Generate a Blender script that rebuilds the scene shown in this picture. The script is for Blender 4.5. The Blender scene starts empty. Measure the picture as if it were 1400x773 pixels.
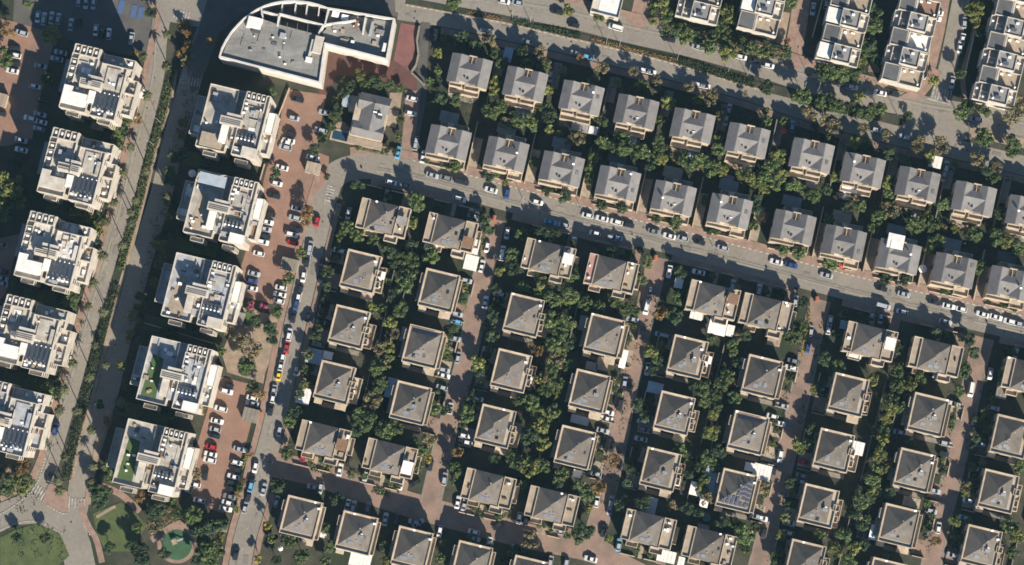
import bpy, bmesh, math, random
from mathutils import Vector, Matrix
R = math.radians
random.seed(11)
scene = bpy.context.scene
COL = scene.collection

# ------------------------------------------------------------------ camera
CAM = Vector((0, -70, 800)); TILT = math.atan2(70, 800)
DIST = math.hypot(70, 800); WID = 350.0
FW = Vector((0, math.sin(TILT), -math.cos(TILT))); UP = Vector((0, math.cos(TILT), math.sin(TILT)))
cd = bpy.data.cameras.new('camera'); cam = bpy.data.objects.new('camera', cd); COL.objects.link(cam)
cam.location = CAM; cam.rotation_euler = (TILT, 0, 0)
cd.sensor_width = 36; cd.lens = 36 * DIST / WID; cd.clip_start = 10; cd.clip_end = 6000
scene.camera = cam

def P(px, py, z=0.0):
    """ground (or height z) point that a photo pixel (1400 x 773) looks at"""
    d = FW + Vector((1, 0, 0)) * ((px - 700) / 1400 * WID / DIST) + UP * ((386.5 - py) / 1400 * WID / DIST)
    t = (z - CAM.z) / d.z
    q = CAM + d * t
    return Vector((q.x, q.y, z))
CROP = {}
for i, x0 in enumerate((0, 280, 560, 840, 1100)):
    for j, y0 in enumerate((0, 190, 380, 573)):
        CROP['ABCDEFGHIJKLMNOPQRST'[i * 4 + j]] = (x0, y0)
def K(c, x, y):
    x0, y0 = CROP[c]; return (x0 + x / 3.8667, y0 + y / 3.8667)

# ------------------------------------------------------------------ world
w = bpy.data.worlds.new('World'); scene.world = w; w.use_nodes = True
EL, AZ = 28.8, 155.5
nt = w.node_tree; bg = nt.nodes['Background']
sky = nt.nodes.new('ShaderNodeTexSky'); sky.sky_type = 'NISHITA'; sky.sun_disc = False
sky.sun_elevation = R(EL); sky.sun_rotation = R(AZ); sky.air_density = 1.0; sky.dust_density = 0.0; sky.ozone_density = 3.5
nt.links.new(sky.outputs[0], bg.inputs[0]); bg.inputs[1].default_value = 0.06
sl = bpy.data.lights.new('sun', 'SUN'); sl.energy = 5.0; sl.angle = R(0.5); sl.color = (1.0, 0.9, 0.76)
so = bpy.data.objects.new('sun', sl); COL.objects.link(so)
sv = Vector((math.sin(R(AZ)) * math.cos(R(EL)), math.cos(R(AZ)) * math.cos(R(EL)), math.sin(R(EL))))
so.rotation_euler = sv.to_track_quat('Z', 'Y').to_euler(); so.location = sv * 300
vs = scene.view_settings
vs.view_transform = 'Standard'; vs.look = 'None'; vs.exposure = 1.22; vs.gamma = 1; vs.use_curve_mapping = False
scene.cycles.max_bounces = 4; scene.cycles.diffuse_bounces = 3; scene.cycles.glossy_bounces = 2
scene.cycles.transparent_max_bounces = 4
try:
    scene.cycles.pixel_filter_type = 'BLACKMAN_HARRIS'; scene.cycles.filter_width = 1.65
except Exception: pass

# ------------------------------------------------------------------ materials
MATS = {}
def mat(name, c1, c2=None, scale=1.5, rough=0.85, fine=0.12, spec=0.2, objvar=0.0, metal=0.0, stretch=None, c3=None, scale3=0.05, c3pos=(.45, .6)):
    if name in MATS: return MATS[name]
    m = bpy.data.materials.new(name); m.use_nodes = True; MATS[name] = m
    t = m.node_tree; N = t.nodes; L = t.links; b = N['Principled BSDF']
    b.inputs['Roughness'].default_value = rough; b.inputs['Metallic'].default_value = metal
    b.inputs['Specular IOR Level'].default_value = spec
    c2 = c2 or tuple(x * 0.75 for x in c1)
    tc = N.new('ShaderNodeTexCoord'); src = tc.outputs['Object']
    if stretch:
        mp = N.new('ShaderNodeMapping'); mp.inputs['Scale'].default_value = stretch
        L.new(src, mp.inputs['Vector']); src = mp.outputs[0]
    oi = N.new('ShaderNodeObjectInfo')
    ad = N.new('ShaderNodeVectorMath'); ad.operation = 'ADD'; L.new(src, ad.inputs[0]); L.new(oi.outputs['Location'], ad.inputs[1])
    n = N.new('ShaderNodeTexNoise'); n.inputs['Scale'].default_value = scale; n.inputs['Detail'].default_value = 5
    L.new(ad.outputs[0], n.inputs['Vector'])
    r = N.new('ShaderNodeValToRGB'); r.color_ramp.elements[0].position = 0.33; r.color_ramp.elements[1].position = 0.67
    r.color_ramp.elements[0].color = (*c2, 1); r.color_ramp.elements[1].color = (*c1, 1)
    L.new(n.outputs['Fac'], r.inputs[0]); out = r.outputs[0]
    if c3:
        n3 = N.new('ShaderNodeTexNoise'); n3.inputs['Scale'].default_value = scale3; n3.inputs['Detail'].default_value = 4
        L.new(ad.outputs[0], n3.inputs['Vector'])
        r3 = N.new('ShaderNodeValToRGB'); r3.color_ramp.elements[0].position = c3pos[0]; r3.color_ramp.elements[1].position = c3pos[1]
        L.new(n3.outputs['Fac'], r3.inputs[0])
        mx3 = N.new('ShaderNodeMixRGB'); mx3.inputs[2].default_value = (*c3, 1)
        L.new(r3.outputs[0], mx3.inputs[0]); L.new(out, mx3.inputs[1]); out = mx3.outputs[0]
    if fine:
        n2 = N.new('ShaderNodeTexNoise'); n2.inputs['Scale'].default_value = scale * 9; n2.inputs['Detail'].default_value = 3
        L.new(ad.outputs[0], n2.inputs['Vector'])
        mr = N.new('ShaderNodeMapRange'); mr.inputs[1].default_value = .3; mr.inputs[2].default_value = .7
        mr.inputs[3].default_value = 1 - fine; mr.inputs[4].default_value = 1 + fine
        L.new(n2.outputs['Fac'], mr.inputs[0])
        hv = N.new('ShaderNodeHueSaturation'); L.new(out, hv.inputs['Color']); L.new(mr.outputs[0], hv.inputs['Value']); out = hv.outputs[0]
    if objvar:
        mr2 = N.new('ShaderNodeMapRange'); mr2.inputs[3].default_value = 1 - objvar; mr2.inputs[4].default_value = 1 + objvar
        L.new(oi.outputs['Random'], mr2.inputs[0])
        h2 = N.new('ShaderNodeHueSaturation'); L.new(out, h2.inputs['Color']); L.new(mr2.outputs[0], h2.inputs['Value'])
        out = h2.outputs[0]
    L.new(out, b.inputs['Base Color'])
    return m

def roofmat(name, c1, c2, axis):
    """ribbed concrete roof tiles: fine courses plus weathering"""
    m = mat(name, c1, c2, scale=0.45, fine=.13, objvar=.15, rough=.8, c3=tuple(x * .72 for x in c1), scale3=.35, c3pos=(.55, .72))
    t = m.node_tree; N = t.nodes; L = t.links; b = N['Principled BSDF']
    wv = N.new('ShaderNodeTexWave'); wv.inputs['Scale'].default_value = .9; wv.bands_direction = axis; wv.inputs['Distortion'].default_value = .6
    tc = N.new('ShaderNodeTexCoord'); L.new(tc.outputs['Object'], wv.inputs['Vector'])
    bp = N.new('ShaderNodeBump'); bp.inputs['Strength'].default_value = .35; bp.inputs['Distance'].default_value = .06
    L.new(wv.outputs['Fac'], bp.inputs['Height']); L.new(bp.outputs[0], b.inputs['Normal'])
    return m

M_ground = mat('garden_soil', (.058, .053, .038), (.028, .032, .021), scale=.25, fine=.3, c3=(.022, .03, .016), scale3=.06)
M_asphalt = mat('asphalt', (.2, .18, .15), (.165, .15, .127), scale=.1, fine=.1, c3=(.175, .158, .133), scale3=.045, c3pos=(.54, .66))
M_asph2 = mat('shaded_asphalt', (.09, .085, .078), (.065, .062, .06), scale=.15, fine=.1)  # asphalt copy for shaded stretches, with the shade put into its colour
M_terra = mat('terracotta_paving', (.222, .134, .098), (.182, .112, .083), scale=.22, fine=.13, c3=(.17, .11, .085), scale3=.12, c3pos=(.55, .7))
M_brick = mat('brick_paving', (.225, .156, .12), (.175, .122, .096), scale=.3, fine=.15, c3=(.14, .105, .085), scale3=.1, c3pos=(.52, .68))
M_pink = mat('pink_paving', (.24, .165, .128), (.175, .12, .096), scale=.5, fine=.15)
M_sand = mat('sandy_paving', (.26, .2, .145), (.18, .14, .105), scale=.4, fine=.15)
M_conc = mat('concrete', (.2, .178, .148), (.15, .135, .112), scale=.5, fine=.1)
M_red = mat('red_court', (.165, .08, .074), (.13, .062, .058), scale=.25, fine=.12)
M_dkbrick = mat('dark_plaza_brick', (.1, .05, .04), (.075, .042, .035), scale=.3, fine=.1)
M_line = mat('road_paint', (.38, .36, .33), (.16, .145, .125), scale=.9, fine=.2)
M_bluep = mat('blue_bay_paint', (.06, .1, .2), (.05, .085, .16), scale=1, fine=.1)
M_lawn = mat('lawn', (.072, .092, .034), (.05, .066, .026), scale=.3, fine=.25)
M_turf = mat('artificial_turf', (.06, .095, .03), (.05, .078, .026), scale=.5, fine=.1)
M_play = mat('green_rubber', (.042, .092, .046), (.033, .072, .038), scale=.4, fine=.1)
M_cream = mat('cream_plaster', (.4, .335, .255), (.29, .24, .18), scale=.5, fine=.1, objvar=.1)
M_stone = mat('beige_stone', (.3, .248, .185), (.22, .18, .135), scale=.7, fine=.14, objvar=.1)
M_apt = mat('apartment_plaster', (.44, .405, .35), (.33, .3, .255), scale=.4, fine=.1, objvar=.06)
M_deck = mat('roof_deck_screed', (.34, .318, .285), (.23, .215, .19), scale=.45, fine=.14, objvar=.12)
M_gdeck = mat('grey_roof_membrane', (.2, .195, .19), (.15, .148, .146), scale=.4, fine=.12, objvar=.12)
M_ddeck = mat('dark_roof_gravel', (.1, .1, .102), (.078, .078, .08), scale=.5, fine=.1, objvar=.15)
M_white = mat('white_sheet', (.62, .605, .575), (.5, .485, .455), scale=.6, fine=.1)
M_bluegrey = mat('blue_grey_sheet', (.3, .34, .38), (.24, .275, .31), scale=.6, fine=.08)
M_greysheet = mat('grey_sheet', (.25, .235, .22), (.19, .18, .17), scale=.5, fine=.1)
M_hip = roofmat('brown_grey_roof_tiles', (.135, .118, .1), (.1, .088, .076), 'Y')
M_gab = roofmat('grey_roof_tiles', (.165, .157, .152), (.135, .129, .126), 'Y')
M_glass = mat('dark_glass', (.014, .018, .023), (.011, .013, .017), rough=.2, spec=.35, fine=0)
M_solar = mat('solar_glass', (.03, .037, .05), (.022, .028, .038), rough=.3, spec=.35, scale=3, fine=0)
M_pv = mat('photovoltaic_glass', (.045, .05, .075), (.035, .04, .058), rough=.3, spec=.4, scale=3, fine=0)
M_coll = mat('collector_glass', (.13, .14, .158), (.1, .108, .122), rough=.35, spec=.3, scale=3, fine=0)  # reflection off the flat panels is put into this blue-grey colour
M_tank = mat('white_enamel', (.75, .75, .73), (.65, .65, .63), rough=.4, spec=.5, fine=0)
M_metal = mat('grey_metal', (.3, .31, .32), (.22, .23, .24), rough=.5, spec=.5, scale=3)
M_trunk = mat('bark', (.12, .085, .055), (.07, .05, .033), scale=3, fine=.2)
M_tyre = mat('rubber', (.02, .02, .02), (.015, .015, .015), fine=0)
M_pool = mat('pool_water', (.02, .05, .085), (.015, .04, .07), rough=.08, spec=.6, fine=0)
M_teal = mat('teal_fabric', (.05, .17, .17), (.04, .13, .13), fine=.05)
M_orange = mat('orange_paint', (.3, .1, .06), (.24, .08, .05), fine=.05)
M_redc = mat('red_canvas', (.4, .06, .04), (.32, .05, .035), fine=.05)
M_yel = mat('yellow_green_plastic', (.45, .6, .06), (.4, .5, .05), fine=0)
M_fabric = mat('white_canvas', (.75, .72, .66), (.66, .62, .56), fine=.03)
PAINT = {}
for k, c in dict(w=(.56, .56, .55), s=(.3, .315, .34), g=(.16, .165, .17), k=(.018, .02, .025), b=(.025, .055, .17),
                 r=(.34, .02, .022), y=(.62, .44, .03), c=(.1, .3, .45)).items():
    PAINT[k] = mat({'w': 'white', 's': 'silver', 'g': 'grey', 'k': 'black', 'b': 'blue', 'r': 'red', 'y': 'yellow', 'c': 'light_blue'}[k] + '_car_paint',
                   c, tuple(x * .95 for x in c), rough=.32, spec=.5, fine=0)
CNAME = dict(w='white', s='silver', g='grey', k='black', b='blue', r='red', y='yellow', c='light blue')

def leafmat(name, lo, mid, hi):
    m = bpy.data.materials.new(name); m.use_nodes = True; MATS[name] = m
    t = m.node_tree; N = t.nodes; L = t.links; b = N['Principled BSDF']
    b.inputs['Roughness'].default_value = .7; b.inputs['Specular IOR Level'].default_value = .15
    g = N.new('ShaderNodeNewGeometry'); oi = N.new('ShaderNodeObjectInfo')
    r = N.new('ShaderNodeValToRGB'); e = r.color_ramp.elements
    e[0].color = (*lo, 1); e[1].color = (*hi, 1); x = e.new(.5); x.color = (*mid, 1)
    L.new(g.outputs['Random Per Island'], r.inputs[0])
    h = N.new('ShaderNodeHueSaturation'); L.new(r.outputs[0], h.inputs['Color'])
    mr = N.new('ShaderNodeMapRange'); mr.inputs[3].default_value = .7; mr.inputs[4].default_value = 1.35
    L.new(oi.outputs['Random'], mr.inputs[0]); L.new(mr.outputs[0], h.inputs['Value'])
    L.new(h.outputs[0], b.inputs['Base Color'])
    return m
LEAF = dict(g=leafmat('green_leaves', (.022, .04, .016), (.048, .073, .026), (.11, .13, .042)),
            d=leafmat('dark_green_leaves', (.014, .028, .016), (.028, .047, .023), (.062, .082, .034)),
            y=leafmat('yellow_green_leaves', (.042, .056, .018), (.09, .104, .03), (.175, .172, .044)),
            o=leafmat('dull_olive_leaves', (.07, .062, .032), (.11, .095, .048), (.155, .13, .068)),
            b=leafmat('autumn_brown_leaves', (.085, .05, .022), (.14, .088, .034), (.19, .125, .045)),
            Y=leafmat('bright_yellow_leaves', (.09, .085, .014), (.16, .14, .024), (.24, .205, .034)),
            p=leafmat('pink_flowers', (.06, .07, .03), (.2, .04, .08), (.38, .07, .15)),
            P=leafmat('palm_leaves', (.028, .036, .018), (.05, .056, .026), (.085, .084, .036)))

# ------------------------------------------------------------------ mesh helpers
class MB:
    def __init__(s): s.v = []; s.f = []
    def quad(s, *pts):
        n = len(s.v); s.v += [tuple(p) for p in pts]; s.f.append(tuple(range(n, n + len(pts))))
    def hexa(s, p):   # 8 points: 4 bottom ccw, 4 top ccw
        n = len(s.v); s.v += [tuple(q) for q in p]
        for f in ((3, 2, 1, 0), (4, 5, 6, 7), (0, 1, 5, 4), (1, 2, 6, 5), (2, 3, 7, 6), (3, 0, 4, 7)):
            s.f.append(tuple(n + i for i in f))
    def box(s, x0, x1, y0, y1, z0, z1):
        s.hexa([(x0, y0, z0), (x1, y0, z0), (x1, y1, z0), (x0, y1, z0), (x0, y0, z1), (x1, y0, z1), (x1, y1, z1), (x0, y1, z1)])
    def ring(s, x0, x1, y0, y1, z0, z1, t=.22):
        s.box(x0, x1, y0, y0 + t, z0, z1); s.box(x0, x1, y1 - t, y1, z0, z1)
        s.box(x0, x0 + t, y0 + t, y1 - t, z0, z1); s.box(x1 - t, x1, y0 + t, y1 - t, z0, z1)
    def prism(s, pts, z0, z1):
        a = sum(pts[i][0] * pts[(i + 1) % len(pts)][1] - pts[(i + 1) % len(pts)][0] * pts[i][1] for i in range(len(pts)))
        if a < 0: pts = pts[::-1]
        n = len(s.v); k = len(pts)
        s.v += [(p[0], p[1], z0) for p in pts] + [(p[0], p[1], z1) for p in pts]
        s.f.append(tuple(n + k + i for i in range(k))); s.f.append(tuple(n + i for i in reversed(range(k))))
        for i in range(k):
            j = (i + 1) % k; s.f.append((n + i, n + j, n + k + j, n + k + i))
    def cyl(s, c, r0, r1, z0, z1, k=10):
        s.tube([(c[0], c[1], z0), (c[0], c[1], z1)], [r0, r1], k)
    def tube(s, pts, rad, k=6):
        pts = [Vector(p) for p in pts]; base = len(s.v)
        for i, p in enumerate(pts):
            d = (pts[min(i + 1, len(pts) - 1)] - pts[max(i - 1, 0)]).normalized()
            a = d.cross(Vector((0, 0, 1))) if abs(d.z) < .95 else d.cross(Vector((1, 0, 0)))
            a.normalize(); b = d.cross(a)
            for j in range(k):
                t = 2 * math.pi * j / k; s.v.append(tuple(p + (a * math.cos(t) + b * math.sin(t)) * rad[i]))
        for i in range(len(pts) - 1):
            for j in range(k):
                s.f.append((base + i * k + j, base + (i + 1) * k + j, base + (i + 1) * k + (j + 1) % k, base + i * k + (j + 1) % k))
        s.f.append(tuple(base + j for j in range(k))); e = base + (len(pts) - 1) * k
        s.f.append(tuple(e + j for j in reversed(range(k))))
    def mesh(s, name, m):
        me = bpy.data.meshes.new(name); me.from_pydata(s.v, [], s.f); me.materials.append(m)
        bm = bmesh.new(); bm.from_mesh(me); bmesh.ops.recalc_face_normals(bm, faces=bm.faces); bm.to_mesh(me); bm.free()
        return me
    def build(s, name, m, parent=None, loc=None, rot=None):
        return put(s.mesh(name, m), name, parent, loc, rot)

def put(me, name, parent=None, loc=None, rot=None):
    o = bpy.data.objects.new(name, me); COL.objects.link(o)
    if parent: o.parent = parent
    if loc is not None: o.location = loc
    if rot is not None: o.rotation_euler = rot
    return o
THINGS = []
def tag(o, label, cat, group=None):
    o['label'] = label; o['category'] = cat
    if group: o['group'] = group
    THINGS.append(o); return o
def empty(name, loc, rz=0.0):
    o = bpy.data.objects.new(name, None); COL.objects.link(o)
    o.location = loc; o.rotation_euler = (0, 0, rz); o.empty_display_size = .5; return o
ORD = ['', 'first', 'second', 'third', 'fourth', 'fifth', 'sixth', 'seventh', 'eighth', 'ninth', 'tenth', 'eleventh', 'twelfth', 'thirteenth', 'fourteenth',
       'fifteenth', 'sixteenth', 'seventeenth', 'eighteenth', 'nineteenth', 'twentieth', 'twenty-first', 'twenty-second', 'twenty-third', 'twenty-fourth',
       'twenty-fifth', 'twenty-sixth', 'twenty-seventh', 'twenty-eighth', 'twenty-ninth', 'thirtieth', 'thirty-first', 'thirty-second', 'thirty-third', 'thirty-fourth', 'thirty-fifth']

# ------------------------------------------------------------------ ground, roads
LAY = {}
ROADS = {'road', 'street', 'brick_street', 'brick_lane', 'parking_lot', 'red_plaza', 'brick_plaza', 'sandy_park', 'playground'}
def nextz(name):
    """each kind of ground sheet has its own band of heights, so sheets that overlap never share a plane"""
    kind = 'road' if name in ROADS else 'pave' if name in ('pavement', 'median') else 'mark' if name in ('lane_marking', 'zebra_crossing', 'stop_line', 'disabled_bay') else 'patch' if name in ('asphalt_patch', 'manhole_cover', 'asphalt_seam', 'tyre_track') else 'plot'
    k = LAY[kind] = LAY.get(kind, 0) + 1
    return {'road': .02 + .003 * k, 'pave': .06 + .003 * k, 'mark': .158 + .001 * (k % 16), 'patch': .134 + .001 * (k % 22), 'plot': .1 + .0005 * (k % 60)}[kind]
def structure(o): o['kind'] = 'structure'; return o
def poly(name, pts, m, z=None, raised=0.0):
    z = z or nextz(name); q = [P(*p) for p in pts]
    b = MB(); b.prism([(p.x, p.y) for p in q], z - .019 if not raised else 0.0, z + raised)
    if not raised:
        b = MB(); b.quad(*[(p.x, p.y, z) for p in q])
    return structure(b.build(name, m))
def offs(line, wd):
    pts = [P(*p) for p in line]; out = []
    for i, p in enumerate(pts):
        d = (pts[min(i + 1, len(pts) - 1)] - pts[max(i - 1, 0)]); d.z = 0; d.normalize()
        n = Vector((-d.y, d.x, 0)); ww = wd[i] if isinstance(wd, (list, tuple)) else wd
        out.append((p + n * ww / 8, p - n * ww / 8))      # width in photo pixels, 4 px to the metre
    return out
def smooth(line, n=6):
    """Catmull-Rom through the given pixels"""
    if len(line) < 3: return line
    L = [line[0]] + list(line) + [line[-1]]; out = []
    for i in range(1, len(L) - 2):
        p0, p1, p2, p3 = L[i - 1:i + 3]
        for k in range(n):
            t = k / n
            out.append(tuple(.5 * (2 * p1[c] + (p2[c] - p0[c]) * t + (2 * p0[c] - 5 * p1[c] + 4 * p2[c] - p3[c]) * t * t + (3 * p1[c] - p0[c] - 3 * p2[c] + p3[c]) * t ** 3) for c in (0, 1)))
    out.append(line[-1]); return out
def strip(name, line, wd, m, raised=0.0, sm=True):
    line = smooth(line) if sm and not isinstance(wd, list) else line
    z = nextz(name) + raised; b = MB(); o = offs(line, wd)
    for (a, c), (a2, c2) in zip(o, o[1:]):
        b.quad((a.x, a.y, z), (c.x, c.y, z), (c2.x, c2.y, z), (a2.x, a2.y, z))
        if raised:
            b.quad((a.x, a.y, 0), (a.x, a.y, z), (a2.x, a2.y, z), (a2.x, a2.y, 0)); b.quad((c.x, c.y, z), (c.x, c.y, 0), (c2.x, c2.y, 0), (c2.x, c2.y, z))
    return structure(b.build(name, m))
def dashes(name, line, n, ln, wd, m=None):
    line = smooth(line, 10); pts = [P(*p) for p in line]; b = MB(); z = nextz(name)
    acc = [0]
    for a, c in zip(pts, pts[1:]): acc.append(acc[-1] + (c - a).length)
    def at(s):
        for i in range(len(pts) - 1):
            if acc[i + 1] >= s: 
                return pts[i].lerp(pts[i + 1], (s - acc[i]) / max(1e-6, acc[i + 1] - acc[i]))
        return pts[-1]
    for i in range(n):
        s = acc[-1] * (i + .5) / n; a, c = at(s - ln / 2), at(s + ln / 2); d = (c - a).normalized(); q = Vector((-d.y, d.x, 0)) * wd / 2
        b.quad(*[(p.x, p.y, z) for p in (a + q, a - q, c - q, c + q)])
    return structure(b.build(name, m or M_line))

g = MB(); g.box(-900, 900, -900, 900, -1, 0); structure(g.build('ground', M_ground))

BL = [(222, 20), (216, 60), (213, 100), (198, 165), (181, 230), (163, 300), (140, 380), (119, 450), (100, 520), (80, 590), (66, 640), (42, 680), (0, 708)]
BR = [(285, 40), (268, 85), (255, 130), (238, 190), (222, 260), (207, 310), (192, 360), (176, 420), (160, 480), (146, 540), (128, 600), (112, 650), (106, 690), (102, 720), (110, 790)]
strip('road', BL, 24, M_asphalt)
strip('road', BR, 30, M_asphalt)
poly('road', [(0, 688), (40, 672), (60, 655), (108, 686), (113, 712), (124, 742), (134, 790), (92, 790), (80, 733), (50, 716), (20, 718), (0, 728)], M_asphalt)
strip('road', [(134, 585), (117, 625), (106, 670), (102, 700), (112, 740), (122, 790)], 20, M_asphalt)
poly('road', [(130, -20), (300, -20), (285, 40), (200, 24), (190, 60), (170, 55), (150, 20)], M_asphalt)
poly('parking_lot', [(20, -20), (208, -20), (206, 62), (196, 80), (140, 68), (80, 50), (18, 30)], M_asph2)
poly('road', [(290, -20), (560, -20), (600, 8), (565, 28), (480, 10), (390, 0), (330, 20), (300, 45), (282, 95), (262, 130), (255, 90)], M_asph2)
UA = [(540, 0), (630, -2), (700, 8), (780, 22), (860, 42), (940, 60), (1020, 82), (1100, 108), (1180, 128), (1260, 148), (1330, 160), (1420, 178)]
LA = [(545, 14), (620, 26), (700, 44), (780, 62), (860, 82), (940, 102), (1020, 124), (1090, 148), (1180, 174), (1270, 196), (1340, 212), (1420, 232)]
strip('road', UA, 35, M_asphalt)
strip('road', LA, 27, M_asphalt)
poly('road', [(1215, 130), (1320, 152), (1330, 190), (1290, 195), (1235, 180)], M_asphalt)
MED = [(555, 2), (625, 15), (700, 29), (780, 48), (860, 67), (940, 88), (1010, 110), (1046, 120)]
strip('median', MED, 10, M_ground, .12)
strip('median', [(x, y + 5) for x, y in MED], 3, M_sand, .12)
strip('median', [(1056, 122), (1086, 130), (1110, 140), (1160, 150), (1205, 160), (1238, 165)], 13, M_ground, .12)
strip('median', [(1325, 180), (1420, 200)], 14, M_sand, .12)
LS = [(430, 330), (440, 275), (455, 243), (480, 230), (515, 228), (560, 236), (640, 257), (740, 284), (840, 311), (940, 336), (1040, 362), (1140, 388), (1240, 413), (1340, 436), (1420, 454)]
WS = [(455, 243), (440, 290), (428, 340), (414, 400), (402, 450), (388, 520), (374, 585), (362, 630), (348, 690), (334, 740), (324, 800)]
strip('street', LS, 35, M_asphalt)
strip('street', WS, 30, M_asphalt)
BS = [(366, 634), (420, 645), (480, 664), (560, 690), (640, 712), (720, 733), (810, 752), (850, 775), (900, 800)]
strip('brick_street', BS, 34, M_brick)
LANES = [[(677, 300), (668, 340), (656, 400), (640, 480), (622, 550), (604, 620), (588, 690)],
         [(899, 352), (890, 395), (872, 470), (854, 550), (838, 630), (822, 700), (808, 745)],
         [(1122, 410), (1112, 450), (1098, 520), (1080, 600), (1062, 670), (1046, 740), (1030, 800)],
         [(1345, 462), (1333, 510), (1318, 580), (1302, 650), (1284, 720), (1268, 800)]]
for ln in LANES: strip('brick_lane', ln, 29, M_brick)
strip('brick_lane', [(1098, -20), (1092, 30), (1080, 95)], 24, M_pink)
strip('road', [(1318, -20), (1306, 40), (1296, 90), (1282, 140)], 24, M_asphalt)
# parking lots
poly('parking_lot', [(390, 122), (446, 130), (434, 195), (438, 225), (424, 262), (418, 300), (404, 350), (388, 400), (372, 416), (326, 404), (322, 390), (340, 330), (352, 290), (362, 240), (374, 200), (384, 160)], M_terra)
poly('parking_lot', [(424, 205), (450, 214), (448, 245), (434, 262), (420, 262)], M_terra)
poly('parking_lot', [(296, 514), (345, 526), (352, 545), (338, 600), (322, 650), (306, 702), (286, 696), (262, 680), (256, 640), (272, 600), (284, 560)], M_terra)
poly('parking_lot', [(-20, 22), (20, 30), (66, 44), (74, 58), (56, 130), (44, 190), (10, 200), (-20, 200)], M_terra)
poly('parking_lot', [(-20, 330), (28, 320), (8, 400), (-20, 440)], M_terra)
# plazas
poly('red_plaza', [K('E', 1036, 122), K('E', 1132, 138), K('E', 1112, 240), K('E', 1118, 310), K('E', 1086, 382), K('E', 998, 318)], M_red)
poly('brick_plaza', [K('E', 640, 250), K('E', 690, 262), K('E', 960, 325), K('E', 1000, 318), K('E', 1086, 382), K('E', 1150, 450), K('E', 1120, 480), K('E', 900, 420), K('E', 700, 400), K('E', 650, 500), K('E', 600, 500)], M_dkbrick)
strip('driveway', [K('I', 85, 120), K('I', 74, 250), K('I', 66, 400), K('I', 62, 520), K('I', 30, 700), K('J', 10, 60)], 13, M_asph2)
poly('driveway', [K('E', 1060, 480), K('E', 1140, 480), K('E', 1128, 620), K('F', 1095, 90), K('F', 1035, 90), K('E', 1050, 650)], M_brick)
# pavements (raised, with kerbs)
def para(line, off): # shift a pixel line sideways by off pixels
    out = []
    for i, p in enumerate(line):
        a = line[max(i - 1, 0)]; c = line[min(i + 1, len(line) - 1)]; dx, dy = c[0] - a[0], c[1] - a[1]; l = math.hypot(dx, dy) or 1
        out.append((p[0] - dy / l * off, p[1] + dx / l * off))
    return out
strip('pavement', [(204, -5), (216, 25), (208, 55), (200, 95), (186, 150), (167, 225), (148, 300), (125, 380), (105, 450), (85, 520), (66, 590), (54, 632), (36, 662), (0, 682)], 9, M_pink, .12)
strip('pavement', [(240, 95), (233, 140), (222, 170), (213, 205), (200, 260), (182, 330), (166, 385), (150, 450), (135, 510), (121, 565), (108, 610), (97, 660)], 5.5, M_sand, .12)
poly('pavement', [(62, 672), (68, 660), (92, 672), (94, 700), (78, 698), (58, 688)], M_pink, raised=.12)
strip('pavement', [K('D', 425, 440), K('D', 440, 500), K('D', 470, 570), K('D', 510, 640), K('D', 540, 760)], 8, M_pink, .12)
strip('pavement', [(150, 560), (136, 600), (128, 640), (122, 670), (120, 690)], 8, M_sand, .12)
strip('pavement', para(LS[3:], -23), 11, M_pink, .12)
for a, b2 in ((5, 6), ):
    pass
def sub(line, x0, x1):
    l = smooth(line); return [p for p in l if x0 <= p[0] <= x1]
for x0, x1 in ((505, 655), (700, 878), (922, 1098), (1148, 1322), (1368, 1420)):
    strip('pavement', para(sub(LS, x0, x1), 22), 9, M_brick, .12, sm=False)
strip('pavement', para(WS, 20), 8, M_pink, .12)
strip('pavement', para([p for p in smooth(WS) if 270 < p[1] < 612], -20), 8, M_brick, .12, sm=False)
strip('pavement', para([p for p in smooth(WS) if 665 < p[1]], -20), 8, M_brick, .12, sm=False)
strip('pavement', para(sub(UA, 600, 1085), -21), 9, M_pink, .12, sm=False)
strip('pavement', para(sub(UA, 1110, 1260), -21), 9, M_pink, .12, sm=False)
strip('pavement', para(sub(LA, 600, 1420), 19), 9, M_brick, .12, sm=False)
poly('pavement', [(1262, 90), (1276, 92), (1288, 100), (1262, 134), (1226, 134), (1246, 124)], M_pink, raised=.12)
poly('pavement', [(1118, 84), (1064, 66), (1062, 80), (1112, 94)], M_pink, raised=.12)
strip('pavement', [(1335, 30), (1325, 70), (1316, 105), (1322, 150)], 7, M_pink, .12)
# lane-side gutters and worn wheel bands
for ln in LANES:
    strip('gutter', para(ln[1:], 13), 2.2, M_conc); strip('gutter', para(ln[1:], -13), 2.2, M_conc)
# markings
dashes('lane_marking', LS[5:], 55, 1.5, .12)
dashes('lane_marking', WS, 40, 1.6, .16)
dashes('lane_marking', UA, 60, 2.0, .14)
dashes('lane_marking', BL[:-2], 34, 2.0, .13)
def zebra(c, ang, n, ln, wd=.5, gap=1.0):
    c = P(*c); z = nextz('zebra_crossing'); b = MB(); a = R(ang); d = Vector((math.cos(a), math.sin(a), 0)); q = Vector((-d.y, d.x, 0))
    for i in range(n):
        s = c + d * (i - (n - 1) / 2) * gap
        b.quad(*[(p.x, p.y, z) for p in (s - d * wd / 2 - q * ln / 2, s + d * wd / 2 - q * ln / 2, s + d * wd / 2 + q * ln / 2, s - d * wd / 2 + q * ln / 2)])
    structure(b.build('zebra_crossing', M_line))
zebra(K('D', 210, 390), -28, 6, 4); zebra(K('D', 405, 445), -3, 6, 3.2); zebra(K('Q', 725, 500), -14, 7, 4.5)
zebra(K('A', 1000, 430), -10, 7, 3); zebra(K('F', 660, 290), 75, 6, 2.6); zebra(K('A', 960, 80), -12, 6, 3)
dashes('stop_line', [K('Q', 640, 520), K('Q', 770, 553)], 1, 8.4, .5)
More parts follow.
